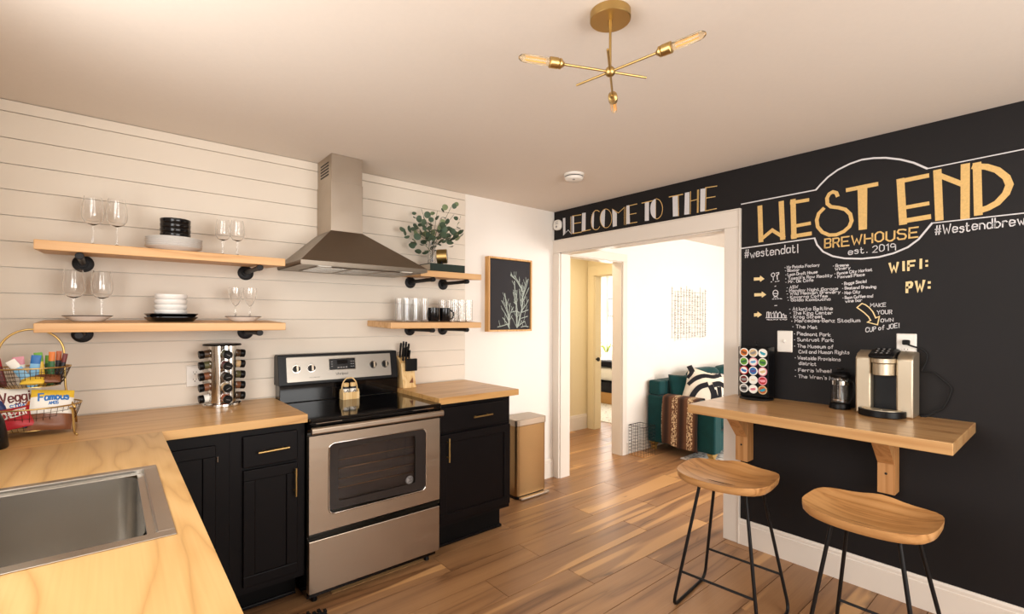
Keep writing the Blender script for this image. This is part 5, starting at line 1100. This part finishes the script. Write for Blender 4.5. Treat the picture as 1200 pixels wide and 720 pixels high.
b = B(); lathe(b, [(0, .126), (.056, .126), (.056, .134), (.03, .145), (.012, .148), (.012, .158), (0, .16)], (-3.468, -.585, CT+.0005), 28); obj('lid', b, 'blackplastic', kt, smooth='auto')

# ------------------------------------------------------------------ knife block, shaker caddy, bin
kb = thing('knife_block', 'pale wood knife block on the right worktop beside the range', 'knife block', (-1.525, -.10, CT+.0006))
KZ = CT+.0006
b = B(); prism(b, [(-.150, KZ), (-.030, KZ), (-.040, KZ+.215), (-.118, KZ+.165), (-.128, KZ+.10)], -1.590, -1.492, 'x'); obj('block', b, 'pine', kb, bevel=.003)
boxes('front_knife_panel', [(-1.568, -1.486, -.152, -.129, KZ+.115, KZ+.198)], 'blackplastic', kb, bevel=.003)
b = B(); prism(b, [(-1.545, KZ+.035), (-1.515, KZ+.035), (-1.52, KZ+.07)], -.1510, -.1490, 'y'); obj('burnt_mark', b, 'p_brown', kb)
kd = Vector((0, -.18, .98)).normalized()
for i, (x, y, L) in enumerate(((-1.572, -.060, .105), (-1.553, -.060, .115), (-1.533, -.060, .112), (-1.513, -.062, .10), (-1.565, -.092, .095), (-1.543, -.092, .10), (-1.520, -.092, .075))):
    z0 = KZ+.205+(y+.055)*.64; p = Vector((x, y, z0)); k = thing('knife', f"black handled knife {['far left', 'second', 'third', 'far right', 'left', 'middle', 'right'][i]} in the {'back' if i < 4 else 'front'} row of the block", 'knife', p, 'knives in the block')
    b = B(); tube(b, [p+kd*L*t for t in (.05, .3, .6, .85, 1)], [.0072, .0062, .0068, .0078, .006], 10); obj('handle', b, 'blackplastic', k, smooth='auto')
    b = B(); obx(b, p+kd*L*.02, (.006, .016, .006), Matrix.Identity(3)); obj('bolster', b, 'chrome', k)
cdy = thing('shaker_caddy', 'small wooden salt and pepper caddy on the cooktop', 'caddy', (-1.97, -.175, .9356)); CZ = .9356
boxes('tray', [(-2.020, -1.918, -.205, -.145, CZ, CZ+.008), (-2.020, -1.918, -.205, -.200, CZ+.008, CZ+.045), (-2.020, -1.918, -.150, -.145, CZ+.008, CZ+.045)], 'pine', cdy)
for x in (-2.020, -1.923): boxes('side', [(x, x+.005, -.200, -.150, CZ+.008, CZ+.06)], 'pine', cdy)
b = B(); tube(b, smoothpts([(-2.0175, -.175, CZ+.055), (-2.012, -.175, CZ+.095), (-1.992, -.175, CZ+.124), (-1.969, -.175, CZ+.128), (-1.946, -.175, CZ+.124), (-1.926, -.175, CZ+.095), (-1.9205, -.175, CZ+.055)], 3), .004, 8); obj('handle', b, 'pine', cdy, smooth=True)
for x, nm in ((-1.991, 'left'), (-1.947, 'right')):
    s = thing('shaker', f'{nm} glass shaker with wooden cap in the cooktop caddy', 'shaker', (x, -.175, CZ+.0085), 'shakers in the caddy'); q = (x, -.175, CZ+.0085)
    b = B(); lathe(b, [(0, 0), (.018, 0), (.019, .003), (.019, .060), (.016, .068), (0, .068)], q, 20); obj('jar', b, 'p_black', s, smooth='auto')
    b = B(); lathe(b, [(.0192, .028), (.0194, .028), (.0194, .056), (.0192, .056)], q, 20); obj('label', b, 'p_white', s, smooth=True)
    b = B(); ribbon(b, [(x-.008, -.1948, CZ+.045), (x+.004, -.1948, CZ+.056), (x+.009, -.1948, CZ+.042)], .004, (0, -1, 0)); obj('label_mark', b, 'p_black', s, recalc=False)
    b = B(); lathe(b, [(0, .0685), (.017, .0685), (.018, .072), (.018, .088), (.015, .091), (0, .091)], q, 20); obj('cap', b, 'pine', s, smooth='auto')
tc_ = thing('trash_can', 'slim brushed metal step trash can by the white wall', 'trash can', (-.49, -.13, 0))
b = B(); prism(b, rrect(-.650, -.330, -.232, -.018, .03, 5), .028, .580, 'z'); obj('can_body', b, 'can', tc_, smooth='auto')
b = B(); prism(b, rrect(-.645, -.335, -.226, -.022, .03, 5), .0005, .0275, 'z'); obj('plinth', b, 'blackplastic', tc_, smooth='auto')
b = B(); prism(b, rrect(-.6555, -.3245, -.238, -.014, .032, 5), .5805, .632, 'z'); obj('lid', b, 'steel', tc_, smooth='auto', bevel=.005)
b = B(); prism(b, rrect(-.635, -.325, -.272, -.234, .012, 4), .006, .022, 'z'); obj('pedal', b, 'steel', tc_, smooth='auto', bevel=.003)
b = B(); prism(b, [(-2.44, -.70), (-2.30, -.735), (-2.31, -.86), (-2.45, -.84)], .0005, .009, 'z'); mt_ = obj('floor_mat', b, 'rubber', loc=(-2.38, -.78, 0)); tag(mt_, 'scrap of black fringed floor mat on planks before the range', 'mat')
for i in range(7):
    b = B(); t = i/6; p = Vector((-2.44+.14*t, -.70-.035*t, .004)); bx(b, p.x-.006, p.x+.006, p.y, p.y+.022+.012*(i % 2), .0005, .010); obj('fringe', b, 'rubber', mt_)

# ------------------------------------------------------------------ living room through the doorway
sf = thing('sofa', 'teal velvet sofa with gold legs in the room beyond', 'sofa', (2.4, -.37, 0))
def cushion(b, x0, x1, y0, y1, z0, z1, r=.03, puff=.015):
    def f(u, v):
        a = u*2*math.pi; n = 6; ph = (v-.5)*math.pi; cc, ss = math.cos(a), math.sin(a); k = 1/((abs(cc)**n+abs(ss)**n)**(1/n))
        cz = math.sin(ph); cr = max(math.cos(ph), 0); kr = 1/((abs(cr)**5+abs(cz)**5)**(1/5)); cr *= kr; cz *= kr
        return Vector(((x0+x1)/2+(x1-x0)/2*k*cc*cr, (y0+y1)/2+(y1-y0)/2*k*ss*cr, (z0+z1)/2+(z1-z0)/2*cz))
    surf(b, f, 36, 14, True); bmesh.ops.remove_doubles(b, verts=b.verts, dist=1e-4)
boxes('base', [(1.59, 3.2, -.74, .0, .10, .30)], 'velvet', sf, bevel=.015)
for x in (1.45, 3.2): boxes('arm', [(x, x+.14, -.77, .005, .095, .605)], 'velvet', sf, bevel=.02)
boxes('back_frame', [(1.592, 3.198, -.14, .005, .30, .765), (1.47, 1.591, -.14, .005, .606, .765)], 'velvet', sf, bevel=.02)
for x0, x1, xb in ((1.595, 2.39, 1.93), (2.40, 3.195, 2.54)):
    b = B(); cushion(b, x0, x1, -.78, -.15, .30, .45); obj('seat_cushion', b, 'velvet', sf, smooth=True)
    b = B(); cushion(b, xb, 2.53 if xb < 2 else 3.195, -.30, -.145, .44, .875); obj('back_cushion', b, 'velvet', sf, smooth=True)
for x, y, d in ((1.50, -.715, 1), (3.29, -.715, -1), (1.50, -.05, 1), (3.29, -.05, -1)):
    b = B(); prism(b, [(x-.045, .0945), (x+.055, .0945), (x+.055, .080), (x+.016, .05), (x+.010, .008), (x-.010, .008), (x-.013, .05), (x-.045, .085)], y-.03, y+.03, 'y'); obj('leg', b, 'gold', sf, bevel=.002)
tp = thing('throw_pillow', 'square teal pillow leaning at the left end of sofa', 'pillow', (1.745, -.285, .46), 'pillows on the sofa')
def pillow(b, c, s, th, mt):
    def f(u, v, sd):
        x, z = (u-.5)*2, (v-.5)*2; k = max(1-abs(x)**2.5, 0)*max(1-abs(z)**2.5, 0); q = 1-.07*(1-abs(x)*abs(z))*(max(abs(x), abs(z))**4)
        return Vector(c)+mt @ Vector((s/2*x*q, -sd*(th/2*k**.6), s/2*z*q))
    for sd in (1, -1): surf(b, lambda u, v: f(u, v, sd), 16, 16)
    bmesh.ops.remove_doubles(b, verts=b.verts, dist=1e-4); return f
mt = Matrix.Rotation(R(-42), 3, 'Z') @ Matrix.Rotation(R(-12), 3, 'X')
b = B(); pillow(b, (1.745, -.285, .65), .36, .11, mt); o = obj('pillow_cover', b, 'velvet', tp, smooth=True)
zp = thing('throw_pillow', 'black and cream zebra striped pillow on the sofa', 'pillow', (1.80, -.47, .46), 'pillows on the sofa')
mz_ = Matrix.Rotation(R(-48), 3, 'Z') @ Matrix.Rotation(R(-16), 3, 'X') @ Matrix.Rotation(R(16), 3, 'Y')
zc = (1.80, -.47, .675); b = B(); pf_ = pillow(b, zc, .42, .14, mz_); obj('pillow_cover', b, 'cream', zp, smooth=True)
for pts in ([(.02, .98), (.10, .84), (.05, .70)], [(.10, .52), (.22, .70), (.40, .82), (.62, .86), (.80, .97)], [(.22, .05), (.24, .28), (.34, .50), (.50, .62)], [(.60, .60), (.70, .45), (.74, .25), (.72, .04)], [(.80, .62), (.86, .42), (.88, .2), (.86, .04)], [(.68, .68), (.80, .74), (.96, .70)], [(.70, .5), (.8, .3), (.8, .1)]):
    b = B(); wd = .055; sm_ = smoothpts([Vector((u, 0, v)) for u, v in pts], 4); ribbon(b, [pf_(min(max(p.x, .01), .99), min(max(p.z, .01), .99), 1)+mz_ @ Vector((0, -.004, 0)) for p in sm_], wd, mz_ @ Vector((0, -1, 0))); obj('zebra_stripe', b, 'black_fabric', zp, recalc=False)
fp3 = thing('throw_pillow', 'pale pillow with dark floral print behind the zebra pillow', 'pillow', (2.2, -.42, .46), 'pillows on the sofa')
b = B(); pillow(b, (2.26, -.47, .645), .38, .13, Matrix.Rotation(R(-40), 3, 'Z') @ Matrix.Rotation(R(-20), 3, 'X')); obj('pillow_cover', b, 'pillow3', fp3, smooth=True)
b = B()   # throw over the arm
prof = [(1.600, .475), (1.602, .54), (1.596, .600), (1.575, .617), (1.50, .619), (1.455, .613), (1.438, .595), (1.433, .50), (1.430, .35), (1.428, .2), (1.424, .118)]
pr2 = smoothpts([Vector((x, 0, z)) for x, z in prof], 3)
def throw(u, v):
    i = min(int(u*(len(pr2)-1)+.0001), len(pr2)-1); p = pr2[i]; t = max(0, (.6-p.z)/.5) if i > 12 else 0
    fold = .011*math.sin(v*14+p.z*2)*t; y = -.195-.405*v-.02*t+.05*t*v*0
    return Vector((p.x-abs(fold)*1.2-.004, y+.01*math.sin(u*9), p.z-.03*t*v+.008*math.sin(v*9)*t))
surf(b, throw, len(pr2)-1, 24); th = obj('throw_blanket', b, 'fur', smooth=True, loc=(1.5, -.39, .4)); md = th.modifiers.new('thick', 'SOLIDIFY'); md.thickness = .008; md.offset = 1
tag(th, 'brown animal print throw draped over the sofa arm', 'throw')
b = B(); bx(b, 1.40, 3.2, -2.3, -.43, .0008, .008); rg = obj('area_rug', b, 'rug', loc=(2.3, -1.4, 0)); tag(rg, 'pale grey patterned rug on planks beneath the sofa front', 'rug')
for i in range(0):
    pass
wb = thing('wire_basket', 'tall black wire basket on the floor beside the sofa', 'basket', (1.21, -.085, 0))
bb = B(); x0, x1, y0, y1 = 1.115, 1.31, -.185, .002; hh = .315
def ringz(b, z, r, e=0): tube(b, [(x0-e, y0-e, z), (x1+e, y0-e, z), (x1+e, y1, z), (x0-e, y1, z)], r, 6, True)
for k in range(1, 9): ringz(bb, .012+hh*k/9*.98, .0016, .002*k/9)
for i in range(6):
    for y in (y0, y1): x = x0+(x1-x0)*i/5; tube(bb, [(x, y, .006), (x, y, hh)], .0016, 5)
for i in range(1, 5):
    for x in (x0, x1): y = y0+(y1-y0)*i/5; tube(bb, [(x, y, .006), (x, y, hh)], .0016, 5)
o = obj('wire_grid', bb, 'blackmetal', wb, smooth=True); o['kind'] = 'stuff'
b = B(); ringz(b, hh, .0035, .002); obj('rim', b, 'blackmetal', wb, smooth=True)
boxes('base_board', [(x0, x1, y0, y1, .0008, .008)], 'bracket', wb)
wa = thing('wall_art', 'square metal grid wall sculpture of thin beaded rods', 'wall art', (2.35, .028, 1.5))
rr_ = random.Random(5); nx = 13
for i in range(nx):
    x = 1.97+(2.74-1.97)*i/(nx-1); z0, z1 = 1.19+rr_.uniform(-.03, .06), 1.79+rr_.uniform(-.05, .06); y = .0225
    b = B(); bx(b, x-.0013, x+.0013, y-.0013, y+.0013, z0, z1); rd = obj('rod', b, 'wallart', wa)
    b = B()
    for k in range(20):
        z = z0+.02+(z1-z0-.04)*k/19
        if rr_.random() < .62: w2 = rr_.choice((.006, .009, .014)); bx(b, x-w2, x+w2, y-.005, y-.002, z-.005, z+.004)
    o = obj('beads', b, 'wallart', rd); o['kind'] = 'stuff'
for k in range(11):
    z = 1.22+.055*k; b = B(); bx(b, 1.95+rr_.uniform(0, .08), 2.76-rr_.uniform(0, .08), .0248, .0275, z-.0014, z+.0014); obj('cross_rod', b, 'wallart', wa)
# ------------------------------------------------------------------ bedroom glimpsed through the hall
b = B(); bx(b, 2.18, 4.6, .8, 3.4, .0008, .01); dr = obj('area_rug', b, 'dotrug', loc=(3.3, 2.0, 0)); tag(dr, 'white rug with small grey dots seen through the far doorway', 'rug')
bd = thing('bed', 'white bed with dark throw glimpsed through the far doorway', 'bed', (4.2, 2.3, .0105))
boxes('bed_base', [(3.3, 5.1, 1.5, 3.2, .0105, .205)], 'wicker', bd, bevel=.01); boxes('dark_throw', [(3.285, 4.0, 1.48, 3.22, .206, .363)], 'black_fabric', bd, bevel=.01)
b = B(); cushion(b, 3.31, 5.1, 1.5, 3.2, .364, .63); obj('duvet', b, 'linen', bd, smooth=True)
b = B(); cushion(b, 3.34, 3.62, 1.75, 2.4, .625, .73); obj('striped_pillow', b, 'black_fabric', bd, smooth=True)
tb = thing('side_table', 'white side table behind the bed in the far room', 'table', (4.7, 3.35, 0)); 
ns = thing('windowsill_planter', 'small grassy potted plant above the far bed', 'plant', (4.5, 3.05, .0))
COL.objects.unlink(tb); bpy.data.objects.remove(tb)
b = B(); lathe(b, [(0, .655), (.07, .655), (.09, .78), (.084, .78), (.07, .67), (0, .67)], (4.52, 3.063, 0), 20); obj('pot', b, 'ceramic', ns, smooth='auto')
boxes('pedestal', [(4.44, 4.60, 3.21, 3.33, .0105, .6)], 'p_white', ns)
b = B(); bx(b, 4.44, 4.6, 2.98, 3.33, .632, .654); obj('ledge', b, 'p_white', ns)
for i in range(26):
    a = rr_.uniform(0, 6.28); l = rr_.uniform(.05, .13); b = B(); p = Vector((4.52, 3.063, .77)); d = Vector((math.cos(a), math.sin(a), 0)); ribbon(b, [p+d*.02, p+d*(.03+l*.35)+Vector((0, 0, .10)), p+d*(.03+l)+Vector((0, 0, .16+rr_.uniform(-.03, .05)))], .012, d.cross(Vector((0, 0, 1)))+d*.2); obj('blade', b, 'grass', ns, recalc=False)
pc = thing('picture', 'small dark framed picture on the far bedroom wall', 'picture', (5.19, 3.48, 1.7)); boxes('frame', [(5.175, 5.199, 3.40, 3.54, 1.49, 1.9)], 'slot', pc)
boxes('print', [(5.172, 5.1745, 3.42, 3.52, 1.52, 1.87)], 'p_grey', pc)
